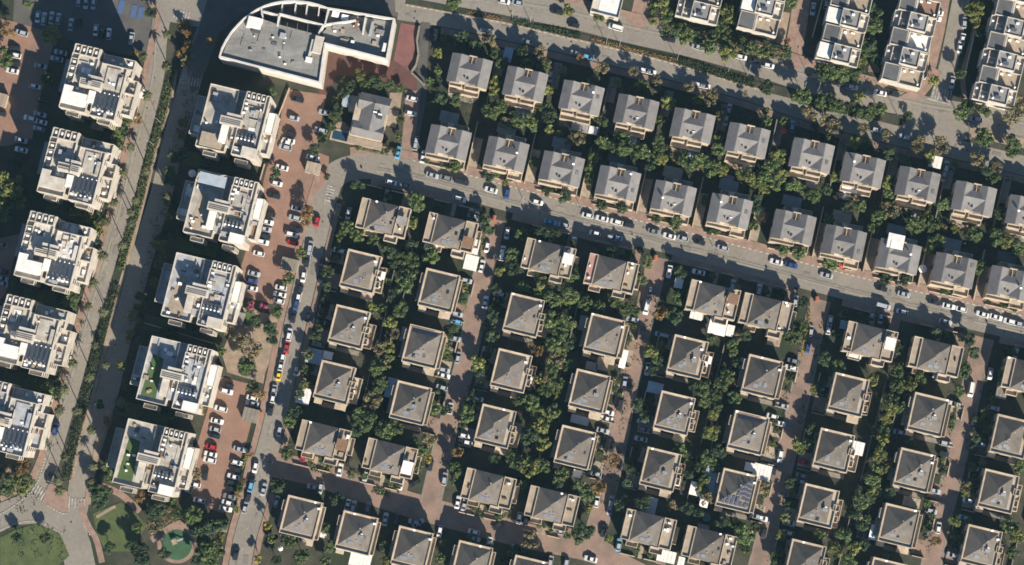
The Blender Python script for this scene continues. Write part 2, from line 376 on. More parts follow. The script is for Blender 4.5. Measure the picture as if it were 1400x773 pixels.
for x0, y0, x1, y1 in ((622, 0, 658, 75), (690, 25, 722, 95), (726, 35, 760, 100)):
    poly('disabled_bay', [K('A', x0 + 12, y0), K('A', x1 + 4, y0 + 4), K('A', x1 - 8, y1), K('A', x0 - 6, y1 - 4)], M_bluep)
# lawns and playground
poly('lawn', [K('D', 490, 500), K('D', 640, 440), K('D', 700, 480), K('D', 780, 560), K('D', 740, 620), K('D', 720, 700), K('D', 560, 700), K('D', 510, 600)], M_lawn)
strip('path', [K('D', 530, 350), K('D', 640, 400), K('D', 740, 490)], 9, M_pink)
strip('path', [K('D', 510, 520), K('D', 560, 490), K('D', 610, 462)], 4, M_sand)
strip('path', [K('D', 40, 265), K('D', 90, 310), K('D', 115, 375)], 8, M_pink)
def disc(name, c, r, m, e=1.0):
    poly(name, [(c[0] + r * math.cos(t * math.pi / 16), c[1] + r * e * math.sin(t * math.pi / 16)) for t in range(32)], m)
disc('path', K('D', 935, 660), 27, M_pink)
strip('path', [K('D', 1000, 560), K('D', 940, 555), K('D', 860, 600), K('D', 800, 640)], 9, M_pink)
poly('path', [(K('D', 935, 665)[0] + 21 * math.cos(t * math.pi / 16), K('D', 935, 665)[1] + 21 * math.sin(t * math.pi / 16)) for t in range(32)], M_play).name = 'playground'
poly('lawn', [(20, 725), (50, 716), (82, 730), (95, 760), (60, 790), (0, 790), (0, 735)], M_lawn)
poly('sandy_park', [K('G', 140, 170), K('G', 250, 150), K('G', 290, 180), K('G', 420, 210), K('G', 390, 340), K('G', 320, 500), K('G', 310, 560), K('G', 250, 540), K('G', 120, 500), K('G', 90, 400), K('G', 130, 300)], M_sand)
disc('lawn', K('G', 232, 215), 9, M_turf, 1.2)
poly('lawn', [K('C', 345, 130), K('C', 420, 110), K('C', 385, 225), K('C', 340, 220)], M_turf)
poly('lawn', [K('A', 470, 690), K('A', 560, 700), K('A', 590, 745), K('A', 470, 720)], M_lawn)
poly('lawn', [K('Q', 370, 395), K('Q', 565, 450), K('Q', 555, 495), K('Q', 470, 480), K('Q', 360, 430)], M_lawn)
poly('paving', [(1278, -10), (1300, -10), (1292, 40), (1280, 92), (1262, 108), (1266, 70)], M_pink)
strip('path', [(882, -20), (877, 15), (868, 36)], 26, M_pink)
poly('paving', [(1059, 14), (1080, 18), (1072, 62), (1052, 56)], M_sand)
poly('paving', [K('Q', 350, 290), K('Q', 410, 390), K('Q', 335, 380)], M_brick)

# aerial haze: a closed box of thin bluish air around the camera and everything below it
g = MB(); g.box(-600, 600, -600, 600, -3, 830)
hz = bpy.data.materials.new('haze'); hz.use_nodes = True; nt = hz.node_tree; nt.nodes.remove(nt.nodes['Principled BSDF'])
pv = nt.nodes.new('ShaderNodeVolumePrincipled'); pv.inputs['Color'].default_value = (.42, .76, 1, 1); pv.inputs['Density'].default_value = 2.4e-5; pv.inputs['Anisotropy'].default_value = 0
nt.links.new(pv.outputs[0], nt.nodes['Material Output'].inputs['Volume'])
o = g.build('haze', hz); o['kind'] = 'stuff'

M_patch = mat('repaired_asphalt', (.16, .146, .126), (.138, .127, .112), scale=.5, fine=.08)
M_pale = mat('worn_asphalt', (.22, .198, .165), (.19, .172, .145), scale=.4, fine=.08)
M_iron = mat('cast_iron', (.05, .047, .044), (.04, .038, .036), fine=0)
M_kerb = mat('kerb_stone', (.42, .4, .36), (.28, .26, .23), scale=1.5, fine=.1)
prn = random.Random(21)
def repairs(line, half, n):
    l = smooth(line, 8)
    for _ in range(n):
        i = prn.randrange(1, len(l) - 2); a, c = l[i], l[i + 1]; ang = math.atan2(c[1] - a[1], c[0] - a[0]); f = prn.uniform(-half, half); x, y = a[0] - math.sin(ang) * f, a[1] + math.cos(ang) * f
        if prn.random() < .3:
            poly('manhole_cover', [(x + 1.3 * math.cos(k * .785), y + 1.3 * math.sin(k * .785)) for k in range(8)], M_iron); continue
        lx, ly = prn.uniform(1.5, 7), prn.uniform(1.0, 3); m_ = M_patch if prn.random() < .7 else M_pale; c_, s_ = math.cos(ang), math.sin(ang)
        poly('asphalt_patch', [(x + c_ * u - s_ * v, y + s_ * u + c_ * v) for u, v in ((-lx, -ly), (lx, -ly), (lx, ly), (-lx, ly))], m_)
repairs(LS[4:], 10, 42); repairs(WS, 8, 26); repairs(UA, 9, 30); repairs(LA, 8, 24); repairs(BL[:-2], 7, 22); repairs(BR[:-1], 9, 14)
strip('asphalt_seam', para(LS[4:], 1), .5, M_patch); strip('tyre_track', para(LS[4:], 6), 3, M_pale); strip('tyre_track', para(UA, -5), 3, M_pale); strip('tyre_track', para(BL[:-1], 3), 3, M_pale)
def kerb(line, n):
    l = smooth(line, 10); pts = [P(*q, .14) for q in l]; acc = [0]
    for a, c in zip(pts, pts[1:]): acc.append(acc[-1] + (c - a).length)
    b = MB(); k = 0
    for i in range(n):
        s0, s1 = acc[-1] * i / n, acc[-1] * (i + .55) / n; q = []
        for s in (s0, s1):
            j = max(x for x in range(len(acc) - 1) if acc[x] <= s); q.append(pts[j].lerp(pts[j + 1], (s - acc[j]) / max(1e-6, acc[j + 1] - acc[j])))
        d = (q[1] - q[0]).normalized(); w_ = Vector((-d.y, d.x, 0)) * .14; v = [q[0] - w_, q[1] - w_, q[1] + w_, q[0] + w_]; b.hexa([(t.x, t.y, 0) for t in v] + [(t.x, t.y, .2) for t in v])
    structure(b.build('kerb', M_kerb))
kerb(para(MED, 5), 60); kerb([K('D', 225, 430), K('D', 260, 465), K('D', 355, 500), K('D', 365, 400)], 14); kerb([K('D', 0, 505), K('D', 100, 440), K('D', 190, 350), K('D', 240, 200)], 24)
kerb([K('D', 0, 590), K('D', 80, 555), K('D', 160, 540), K('D', 240, 555), K('D', 330, 610)], 26); kerb([K('D', 430, 470), K('D', 445, 560), K('D', 480, 620)], 10); kerb(para(LS[5:], -17), 110)
poly('paving', [(463, 167), (471, 167), (483, 180), (483, 183), (453, 184), (456, 172)], M_sand)
poly('paving', [(533, 127), (550, 127), (547, 150), (531, 149)], M_sand); poly('paving', [(531, 150), (546, 151), (541, 175), (528, 172)], M_stone)
# ------------------------------------------------------------------ shared part meshes
def tilted_panel(w_, d_, tilt, z0, th=.06):
    b = MB(); c, s = math.cos(tilt), math.sin(tilt)
    a = [(-w_ / 2, -d_ / 2 * c, z0), (w_ / 2, -d_ / 2 * c, z0), (w_ / 2, d_ / 2 * c, z0 + d_ * s), (-w_ / 2, d_ / 2 * c, z0 + d_ * s)]
    b.hexa([(x, y, z - th) for x, y, z in a] + a); return b
ME_panel = tilted_panel(1.9, 1.2, R(28), .25).mesh('solar_panel', M_solar)
ME_coll = tilted_panel(1.7, 1.3, R(28), .12).mesh('solar_panel', M_coll)
def flatbox(nm, m_): b = MB(); b.box(-.55, .55, -.65, .65, -.02, .07); return b.mesh(nm, m_)
ME_flat, ME_dark, ME_tile = flatbox('skylight', M_coll), flatbox('skylight', M_glass), flatbox('skylight', M_ddeck)
b = MB(); b.box(-.8, .8, -.5, .5, -.02, .07); ME_pvf = b.mesh('solar_panel', M_pv)
ME_pv = tilted_panel(1.0, 1.65, R(8), .15).mesh('solar_panel', M_pv)
b = MB(); b.tube([(-.65, 0, .75), (-.6, 0, .75), (.6, 0, .75), (.65, 0, .75)], [.12, .3, .3, .12], 10); b.box(-.5, -.42, -.2, .2, 0, .6); b.box(.42, .5, -.2, .2, 0, .6)
ME_tank = b.mesh('water_tank', M_tank)
b = MB(); b.cyl((0, 0), .42, .42, 0, .12, 12); b.cyl((0, 0), .4, .3, .12, 1.2, 12); b.cyl((0, 0), .3, .05, 1.2, 1.3, 12)
ME_vtank = b.mesh('water_tank', M_tank)
b = MB(); b.box(-.5, .5, -.35, .35, .1, .85); b.cyl((0, 0), .28, .28, .85, .9, 10); b.box(-.45, -.35, -.3, .3, 0, .1); b.box(.35, .45, -.3, .3, 0, .1)
ME_ac = b.mesh('air_conditioner', M_tank)
b = MB(); b.box(-.85, .85, -.06, .06, 0, 1.4)
ME_win = b.mesh('window', M_glass)
b = MB(); b.box(-.5, .5, -.06, .06, 0, 2.1)
ME_door = b.mesh('door', M_trunk)
b = MB(); b.cyl((0, 0), .16, .16, 0, .55, 8); b.cyl((0, 0), .22, .22, .55, .65, 8)
ME_vent = b.mesh('roof_vent', M_metal)
b = MB(); b.box(-.4, .4, -.4, .4, 0, .9); b.box(-.5, .5, -.5, .5, .9, 1.0)
ME_chim = b.mesh('chimney', M_cream)
b = MB(); b.box(-.45, .45, -.6, .6, 0, .12)
ME_skyl = b.mesh('skylight', M_glass)

def windows(par, x0, x1, y0, y1, floors, sides='NESW', gap=4.2):
    for zf in floors:
        for s in sides:
            L_ = (x1 - x0) if s in 'NS' else (y1 - y0); n = max(1, int(L_ / gap))
            for i in range(n):
                f = (i + .5) / n
                if s == 'S': put(ME_win, 'window', par, (x0 + f * (x1 - x0), y0 - .02, zf))
                elif s == 'N': put(ME_win, 'window', par, (x0 + f * (x1 - x0), y1 + .02, zf))
                elif s == 'E': put(ME_win, 'window', par, (x1 + .02, y0 + f * (y1 - y0), zf), (0, 0, math.pi / 2))
                else: put(ME_win, 'window', par, (x0 - .02, y0 + f * (y1 - y0), zf), (0, 0, math.pi / 2))

M_rust = mat('rusty_brown_sheet', (.2, .12, .07), (.14, .085, .055), scale=2, fine=.15)
def part_box(nm, w_, d_, h_, m_):
    b = MB(); b.box(-w_ / 2, w_ / 2, -d_ / 2, d_ / 2, 0, h_); b.box(-w_ / 2 + .06, w_ / 2 - .06, -d_ / 2 + .06, d_ / 2 - .06, h_, h_ + .06); return b.mesh(nm, m_)
CLUT = [('roof_unit', part_box('roof_unit', 1.2, .9, .8, M_tank)), ('roof_unit', part_box('roof_unit', 1.8, 1.1, 1.2, M_metal)), ('roof_duct', part_box('roof_duct', 3.2, .4, .35, M_metal)), ('roof_duct', part_box('roof_duct', .35, 4.0, .3, M_conc)),
        ('roof_hatch', part_box('roof_hatch', 1.4, 1.4, .5, M_stone)), ('roof_panel', part_box('roof_panel', 2.2, 1.4, .25, M_ddeck)), ('planter', part_box('planter', 1.6, .5, .5, M_rust)), ('roof_patch', part_box('roof_patch', 2.4, 1.7, .05, M_rust)), ('roof_patch', part_box('roof_patch', 3.2, 2.0, .05, M_white)), ('low_wall', part_box('low_wall', .18, 3.6, 1.0, M_apt)), ('low_wall', part_box('low_wall', 3.0, .18, 1.0, M_apt)), ('air_conditioner', ME_ac), ('water_tank', ME_vtank)]
def clutter(par, rnd, x0, x1, y0, y1, z, n, pick=None):
    for _ in range(n):
        nm, me = rnd.choice(pick or CLUT); o = put(me, nm, par, (rnd.uniform(x0 + .8, x1 - .8), rnd.uniform(y0 + .8, y1 - .8), z + rnd.uniform(.03, .06)), (0, 0, rnd.choice((0, 0, math.pi / 2)))); k = rnd.uniform(.7, 1.15); o.scale = (k, k, rnd.uniform(.7, 1.1))
b = MB(); b.tube([(0, 0, 0), (0, 0, .8)], [.03, .03], 6); k0 = len(b.v)
for i in range(12): b.v.append((.42 * math.cos(i * .5236), .42 * math.sin(i * .5236) * .75 - .1, .9 + .42 * math.sin(i * .5236) * .6))
b.v.append((0, 0, .72))
for i in range(12): b.f.append((k0 + i, k0 + (i + 1) % 12, k0 + 12))
ME_dish = b.mesh('satellite_dish', M_tank)
SMALL = [CLUT[i] for i in (0, 4, 6, 11, 12)]
LAND = []    # (point, phrase)
FOOT = []    # (x, y, radius) occupied by buildings, to keep garden plants out
M_pinkt = mat('pink_terrace_tiles', (.34, .2, .17), (.26, .15, .13), scale=.6, fine=.1)
# ------------------------------------------------------------------ hip-roofed houses
def pyramid(b, x0, x1, y0, y1, z0, slope, lip=.14):
    """hip roof over a rectangle, with a short ridge along the longer side"""
    wx, wy = x1 - x0, y1 - y0; h = min(wx, wy) / 2 * math.tan(slope); cx, cy = (x0 + x1) / 2, (y0 + y1) / 2
    rx = max(0.0, (wx - wy) / 2); ry = max(0.0, (wy - wx) / 2); zt = z0 + lip
    A, B, C, D = (x0, y0, zt), (x1, y0, zt), (x1, y1, zt), (x0, y1, zt); t = z0 + lip + h
    E, F = (cx - rx, cy - ry, t), (cx + rx, cy + ry, t)
    if max(rx, ry) < .05:
        T = (cx, cy, t)
        for p, q in ((A, B), (B, C), (C, D), (D, A)): b.quad(p, q, T)
    elif rx > 0:
        b.quad(A, B, F, E); b.quad(B, C, F); b.quad(C, D, E, F); b.quad(D, A, E)
    else:
        b.quad(A, B, E); b.quad(B, C, F, E); b.quad(C, D, F); b.quad(D, A, E, F)
    for p, q in ((A, B), (B, C), (C, D), (D, A)):
        b.quad((p[0], p[1], z0), (q[0], q[1], z0), q, p)
    return t
def hip_house(px, py, kind, label, ref, rear, ang=-13.6, extra=''):
    rnd = random.Random(int(px * 7 + py * 13))
    q = P(px, py, 7.0); t = empty('hipped_house', (q.x, q.y, 0), R(ang)); tag(t, label, 'house', 'cream houses with grey hipped roofs')
    LAND.append((Vector((q.x, q.y, 0)), ref))
    wallm = M_cream
    if kind == 'n':
        W, D = 11.8, 13.0; x0, x1, y0, y1 = -W / 2, W / 2, -D / 2, D / 2
        b = MB(); b.box(x0, x1, y0, y1, 0, 6.5)
        b.box(x0 + .4, x0 + 3, y0 - 1.7, y0, 0, 3.1)                 # low wing on the south side
        if rnd.random() < .6: b.box(x1 - 4.2, x1 - .3, y0 - 2.2, y0, 0, 3.0)
        b.build('wall', wallm, t)
        b = MB(); b.ring(x0, x1, y0, y1, 6.5, 7.15, .26); b.build('parapet', M_cream, t)
        rx0, rx1, ry0, ry1 = x0 + .85, x1 - .75, y0 + 1.45, y1 - 1.0
        if rear == 'E': rx1 -= rnd.choice((.5, 1.2, 1.2))
        b = MB(); b.quad((rx0, ry0, 6.52), (rx1, ry0, 6.52), (rx1, ry1, 6.52), (rx0, ry1, 6.52)); top = pyramid(b, rx0, rx1, ry0, ry1, 6.54, R(29)); rf = b.build('roof', M_hip, t)
        if rear == 'E':
            d = rnd.uniform(2.2, 3.2); ya, yb = y0 + rnd.uniform(.6, 2), y1 - rnd.uniform(2.5, 4)
            b = MB(); b.box(x1, x1 + d, ya, yb, 0, 3.1); b.ring(x1, x1 + d, ya, yb, 3.1, 4.0, .2); b.build('terrace', rnd.choice((M_stone, M_cream, M_stone, M_brick)), t)
            ym = (ya + yb) / 2
            b = MB(); b.box(x1 - 1.0, x1 + 1.2, ym + .6, ym + 2.8, 6.5, 6.62); b.ring(x1 - 1.0, x1 + 1.2, ym + .6, ym + 2.8, 6.62, 7.3, .2)
            b.box(x1, x1 + 1.2, ym + .6, ym + 2.8, 3.2, 6.5); b.box(x1, x1 + 1.4, ym - 3.2, ym - .9, 3.2, 6.0); b.ring(x1 + .02, x1 + 1.4, ym - 3.2, ym - .9, 6.0, 6.9, .2)
            b.build('balcony', M_cream, t)
            if rnd.random() < .5:
                b = MB(); hx = rnd.uniform(1.6, 2.4); yy = rnd.choice((ym - 3.4, ym + .2)); b.box(x1 + .1, x1 + hx, yy, yy + 2.6, 5.4, 5.5)
                for xx in (x1 + hx - .2,):
                    for y_ in (yy + .1, yy + 2.4): b.box(xx, xx + .1, y_, y_ + .1, 3.1, 5.4)
                b.build('awning', M_fabric, t)
        else:
            ya, yb = y0 + 1.5, y0 + 7.5
            b = MB(); b.box(x0 - 1.4, x0, ya, yb, 0, 3.0); b.build('terrace', M_stone, t)
            b = MB(); b.box(x0 - 1.2, x0, y1 - 5.4, y1 - 2.0, 3.0, 5.6); b.ring(x0 - 1.2, x0 - .01, y1 - 5.4, y1 - 2.0, 5.6, 6.4, .18); b.build('balcony', M_cream, t)
            ws = rnd.uniform(1.0, 1.7); b = MB(); b.box(x1, x1 + ws, y0 + .4, y1 - 1.2, 4.6, 4.85); b.ring(x1 + .01, x1 + ws, y0 + .4, y1 - 1.2, 4.85, 5.7, .2); b.build('balcony', M_cream, t)
        b = MB(); zc = rnd.uniform(1.2, 3)
        b.box(x0 + .3, x1 - .3, y0 + .3, y0 + .5, 6.5, 6.95); b.build('ledge', M_cream, t)
        ppos = [(rnd.uniform(-1.8, -.4), ry0 + 1.5)] + ([(rnd.uniform(1.4, 2.6), ry0 + 4.2)] if rnd.random() < .5 else [])
    else:
        W, D = 17.2, 10.4; x0, x1, y0, y1 = -W / 2, W / 2, -D / 2, D / 2
        b = MB(); b.box(x0, x1, y0, y1, 0, 6.5); b.build('wall', wallm, t)
        b = MB(); b.ring(x0, x0 + 3.0, y0, y1, 6.5, 7.2, .26); b.build('parapet', M_cream, t)
        b = MB(); b.ring(x1 - 4.2, x1, y0, y1, 6.5, 7.2, .26); b.build('parapet', M_cream, t)
        b = MB(); b.quad((x0 + .26, y0 + .26, 6.53), (x0 + 2.74, y0 + .26, 6.53), (x0 + 2.74, y1 - .26, 6.53), (x0 + .26, y1 - .26, 6.53)); b.build('terrace_floor', M_pinkt if (px, py) == (836, 374) else M_stone, t)
        b = MB(); b.quad((x1 - 3.94, y0 + .26, 6.53), (x1 - .26, y0 + .26, 6.53), (x1 - .26, y1 - .26, 6.53), (x1 - 3.94, y1 - .26, 6.53)); b.build('terrace_floor', M_stone, t)
        rx0, rx1, ry0, ry1 = x0 + 3.1, x1 - 4.3, y0 + .1, y1 - .05
        b = MB(); top = pyramid(b, rx0, rx1, ry0, ry1, 6.54, R(29)); rf = b.build('roof', M_hip, t)
        s1 = rnd.uniform(-6.5, -5.6)
        b = MB(); b.box(s1, s1 + 4.0, y0 - 1.9, y0, 0, 3.1); b.ring(s1, s1 + 4.0, y0 - 1.9, y0 - .01, 3.1, 4.0, .2); b.build('terrace', M_cream, t)
        b = MB(); b.box(1.8, 6.2, y0 - 2.3, y0, 0, 6.1); b.ring(1.8, 6.2, y0 - 2.3, y0 - .01, 6.1, 7.0, .2); b.build('bay', M_cream, t)
        if rnd.random() < .6:
            b = MB(); b.box(x1, x1 + 1.6, -3, 3, 0, 3.1); b.ring(x1 + .01, x1 + 1.6, -3, 3, 3.1, 4.0, .18); b.build('balcony', M_cream, t)
        ppos = [(-1.4, ry0 + 1.5)] + ([(.6, ry0 + 1.7)] if rnd.random() < .6 else [])
    h29 = math.tan(R(29))
    if 'p' not in extra:
        for (x, y) in ppos:
            z = 6.7 + (y - ry0 - .3) * h29; put(ME_coll, 'solar_panel', rf, (x, y, z - .1))
            if rnd.random() < .4: put(ME_tank, 'water_tank', rf, (x, y + 1.05, z)).scale = (.6, .6, .6)
    for _ in range(rnd.choice((1, 2, 2))):
        x = rnd.uniform(-1.2, 2.2); y = (ry0 + ry1) / 2 - rnd.uniform(1.4, 2.8); put(ME_vent, 'roof_vent', rf, (x, y, 6.6 + (y - ry0) * h29))
    x = (rx0 + rx1) / 2 + .2; put(ME_vent, 'roof_vent', rf, (x + rnd.uniform(.6, 1.6), (ry0 + ry1) / 2 + rnd.uniform(1.0, 2.0), top - 1.35)).scale = (1.3, 1.3, 1)
    for _ in range(rnd.choice((1, 2, 3, 4))):                        # skylights, hatches and patched tiles lie flush in the south slope
        y = ry0 + rnd.uniform(.7, 2.6); xm = (rx0 + rx1) / 2; hw_ = (rx1 - rx0) / 2 - (y - ry0) - 1.0; o = put(rnd.choice((ME_flat, ME_flat, ME_dark, ME_tile)), 'skylight', rf, (xm + rnd.uniform(-hw_, hw_), y, 6.69 + (y - ry0) * h29), (R(29), 0, 0)); k = rnd.uniform(.6, 1.2); o.scale = (k, k, 1)
    for _ in range(rnd.choice((0, 1, 2))):
        x2 = rx1 - rnd.uniform(1.0, 2.4); o = put(rnd.choice((ME_flat, ME_dark, ME_tile)), 'skylight', rf, (x2, (ry0 + ry1) / 2 + rnd.uniform(-1.6, 1.6), 6.69 + (rx1 - x2) * h29), (0, R(29), 0)); k = rnd.uniform(.6, 1.0); o.scale = (k, k, 1)
    if 'p' in extra:                                                 # photovoltaic panels on the south and east slopes
        for i in range(6):
            for j in range(3):
                y = ry0 + .9 + j * 1.6; x = rx0 + 1.3 + i * 1.5 + (j % 2) * .3
                if abs(x - (rx0 + rx1) / 2) < (rx1 - rx0) / 2 - (y - ry0) - .3:
                    put(ME_pv, 'solar_panel', rf, (x, y, 6.72 + (y - ry0) * h29), (R(21), 0, 0))
    if 'p' in extra:
        for i in range(3):
            for j in range(6):
                x = rx1 - .9 - i * 1.5; y = ry0 + 1.3 + j * 1.5 + (i % 2) * .3
                if abs(y - (ry0 + ry1) / 2) < (ry1 - ry0) / 2 - (rx1 - x) - .3: put(ME_pvf, 'solar_panel', rf, (x, y, 6.72 + (rx1 - x) * h29), (0, R(29), 0))
    if 'n' in extra:                                                 # a dark row of panels along the north edge
        for i in range(8):
            y = ry1 - .9; x = rx0 + .9 + i * 1.06
            put(ME_pv, 'solar_panel', rf, (x, y, 6.75 + (ry1 - y) * h29), (R(-37), 0, 0))
    if rnd.random() < .5: put(ME_ac, 'air_conditioner', t, (rx1 + (.1 if kind == 'n' else 2.0), ry1 - rnd.uniform(1, 2), 6.53))
    if kind == 'w':
        clutter(t, rnd, x0, x0 + 3, y0, y1, 6.55, rnd.choice((0, 1, 2)), SMALL); clutter(t, rnd, x1 - 4.2, x1, y0, y1, 6.55, rnd.choice((1, 2, 4)), SMALL)
        if rnd.random() < .45:
            m_ = rnd.choice((M_white, M_fabric, M_greysheet, M_rust)); yy = rnd.uniform(y0 + .5, y1 - 5); b = MB(); b.box(x1 - 3.9, x1 - .4, yy, yy + rnd.uniform(2.5, 4.4), 8.6, 8.72)
            for xx in (x1 - 3.8, x1 - .6): b.box(xx, xx + .1, yy + .1, yy + .2, 6.5, 8.6)
            b.build('terrace_pergola', m_, t)
    elif rear == 'E':
        clutter(t, rnd, x1 + .2, x1 + 2.4, y0 + 2, y1 - 4, 3.12, rnd.choice((1, 2, 3)), SMALL)
    if rnd.random() < .5: put(ME_dish, 'satellite_dish', t, (rnd.uniform(x0 + .4, x1 - .4), y1 - .35, 7.1))
    windows(t, x0, x1, y0, y1, (1.0, 4.1), gap=5)
    put(ME_door, 'door', t, (x0 + W * .35, y1 + .03, .1))
    FOOT.append((q.x, q.y, max(W, D) / 2 + 1.0))
    return t

cols = {1: ("west street's east side", [(524, 298, 'w'), (493, 371, 'n'), (477, 447, 'n'), (457, 523, 'n'), (442, 602, 'w')], 'E'),
        2: ("first lane's west side", [(616, 318, 'w'), (600, 397, 'n'), (578, 474, 'n'), (561, 551, 'n'), (533, 627, 'w')], 'W'),
        3: ("first lane's east side", [(750, 353, 'w'), (716, 431, 'n'), (699, 507, 'n'), (677, 583, 'n'), (668, 668, 'w')], 'E'),
        4: ("second lane's west side", [(836, 374, 'w'), (826, 459, 'n'), (806, 535, 'n'), (786, 612, 'n'), (755, 692, 'w')], 'W'),
        5: ("second lane's east side", [(975, 410, 'w'), (940, 488, 'n'), (922, 565, 'n'), (903, 642, 'n'), (887, 724, 'w')], 'E'),
        6: ("third lane's west side", [(1048, 428, 'w'), (1042, 515, 'n'), (1023, 592, 'n'), (1007, 671, 'n'), (970, 747, 'w')], 'W'),
        7: ("third lane's east side", [(1190, 467, 'w'), (1160, 540, 'n'), (1140, 616, 'n'), (1119, 692, 'n'), (1101, 768, 'n')], 'E'),
        8: ("fourth lane's west side", [(1280, 488, 'w'), (1269, 567, 'n'), (1250, 643, 'n'), (1229, 719, 'n'), (1212, 793, 'n')], 'W'),
        9: ("fourth lane's east side", [(1407, 516, 'w'), (1382, 597, 'n'), (1365, 672, 'n'), (1342, 748, 'n')], 'E')}
for k, (side, hs, rear) in cols.items():
    for i, (x, y, kd) in enumerate(hs):
        ex = {(6, 3): 'p', (2, 2): 'n', (6, 2): 'n'}.get((k, i), '')
        extra_txt = {'p': ' covered in solar panels', 'n': ' with a dark panel row'}.get(ex, '')
        lab = (f"cream house with grey hipped roof{extra_txt}, {ORD[i+1]} from north on {side}" if not ex else f"hip-roofed house{extra_txt}, {ORD[i+1]} from north on {side}")
        hip_house(x, y, kd, lab, f"the {ORD[i+1]} house on {side}", rear, extra=ex)
for i, (x, y) in enumerate([(411, 708), (487, 729), (563, 750), (645, 770), (722, 790)]):
    hip_house(x, y, 'n', f"cream house with grey hipped roof, {ORD[i+1]} from west below the bottom street", f"the {ORD[i+1]} house below the bottom street", 'W')

# ------------------------------------------------------------------ gable-roofed houses
def gable_roof_mesh():
    W, D = 14.2, 10.0; b = MB(); nx, ny = 72, 52; s = math.tan(R(26)); z0 = 7.2
    def h(x, y):
        l = 1.7 - abs(x - 3.3) * s; r_ = 1.7 - abs(x - 10.9) * s; c = 1.65 - abs(y - 5.2) * s * .9 if 3.3 < x < 10.9 else -9
        return z0 + max(l, r_, c, -.02 if 3.3 < x < 10.9 else -9) + .12
    for j in range(ny + 1):
        for i in range(nx + 1):
            x, y = W * i / nx, D * j / ny; b.v.append((x - W / 2, y - D / 2, h(x, y)))
    for j in range(ny):
        for i in range(nx):
            x, y = W * (i + .5) / nx, D * (j + .5) / ny
            if 6.0 < x < 8.6 and y > 7.6: continue                    # the recess in the north slope
            if 4.6 < x < 10.0 and y < .7: continue
            k = j * (nx + 1) + i; b.f.append((k, k + 1, k + nx + 2, k + nx + 1))
    return b.mesh('roof', M_gab)
ME_gab = gable_roof_mesh()
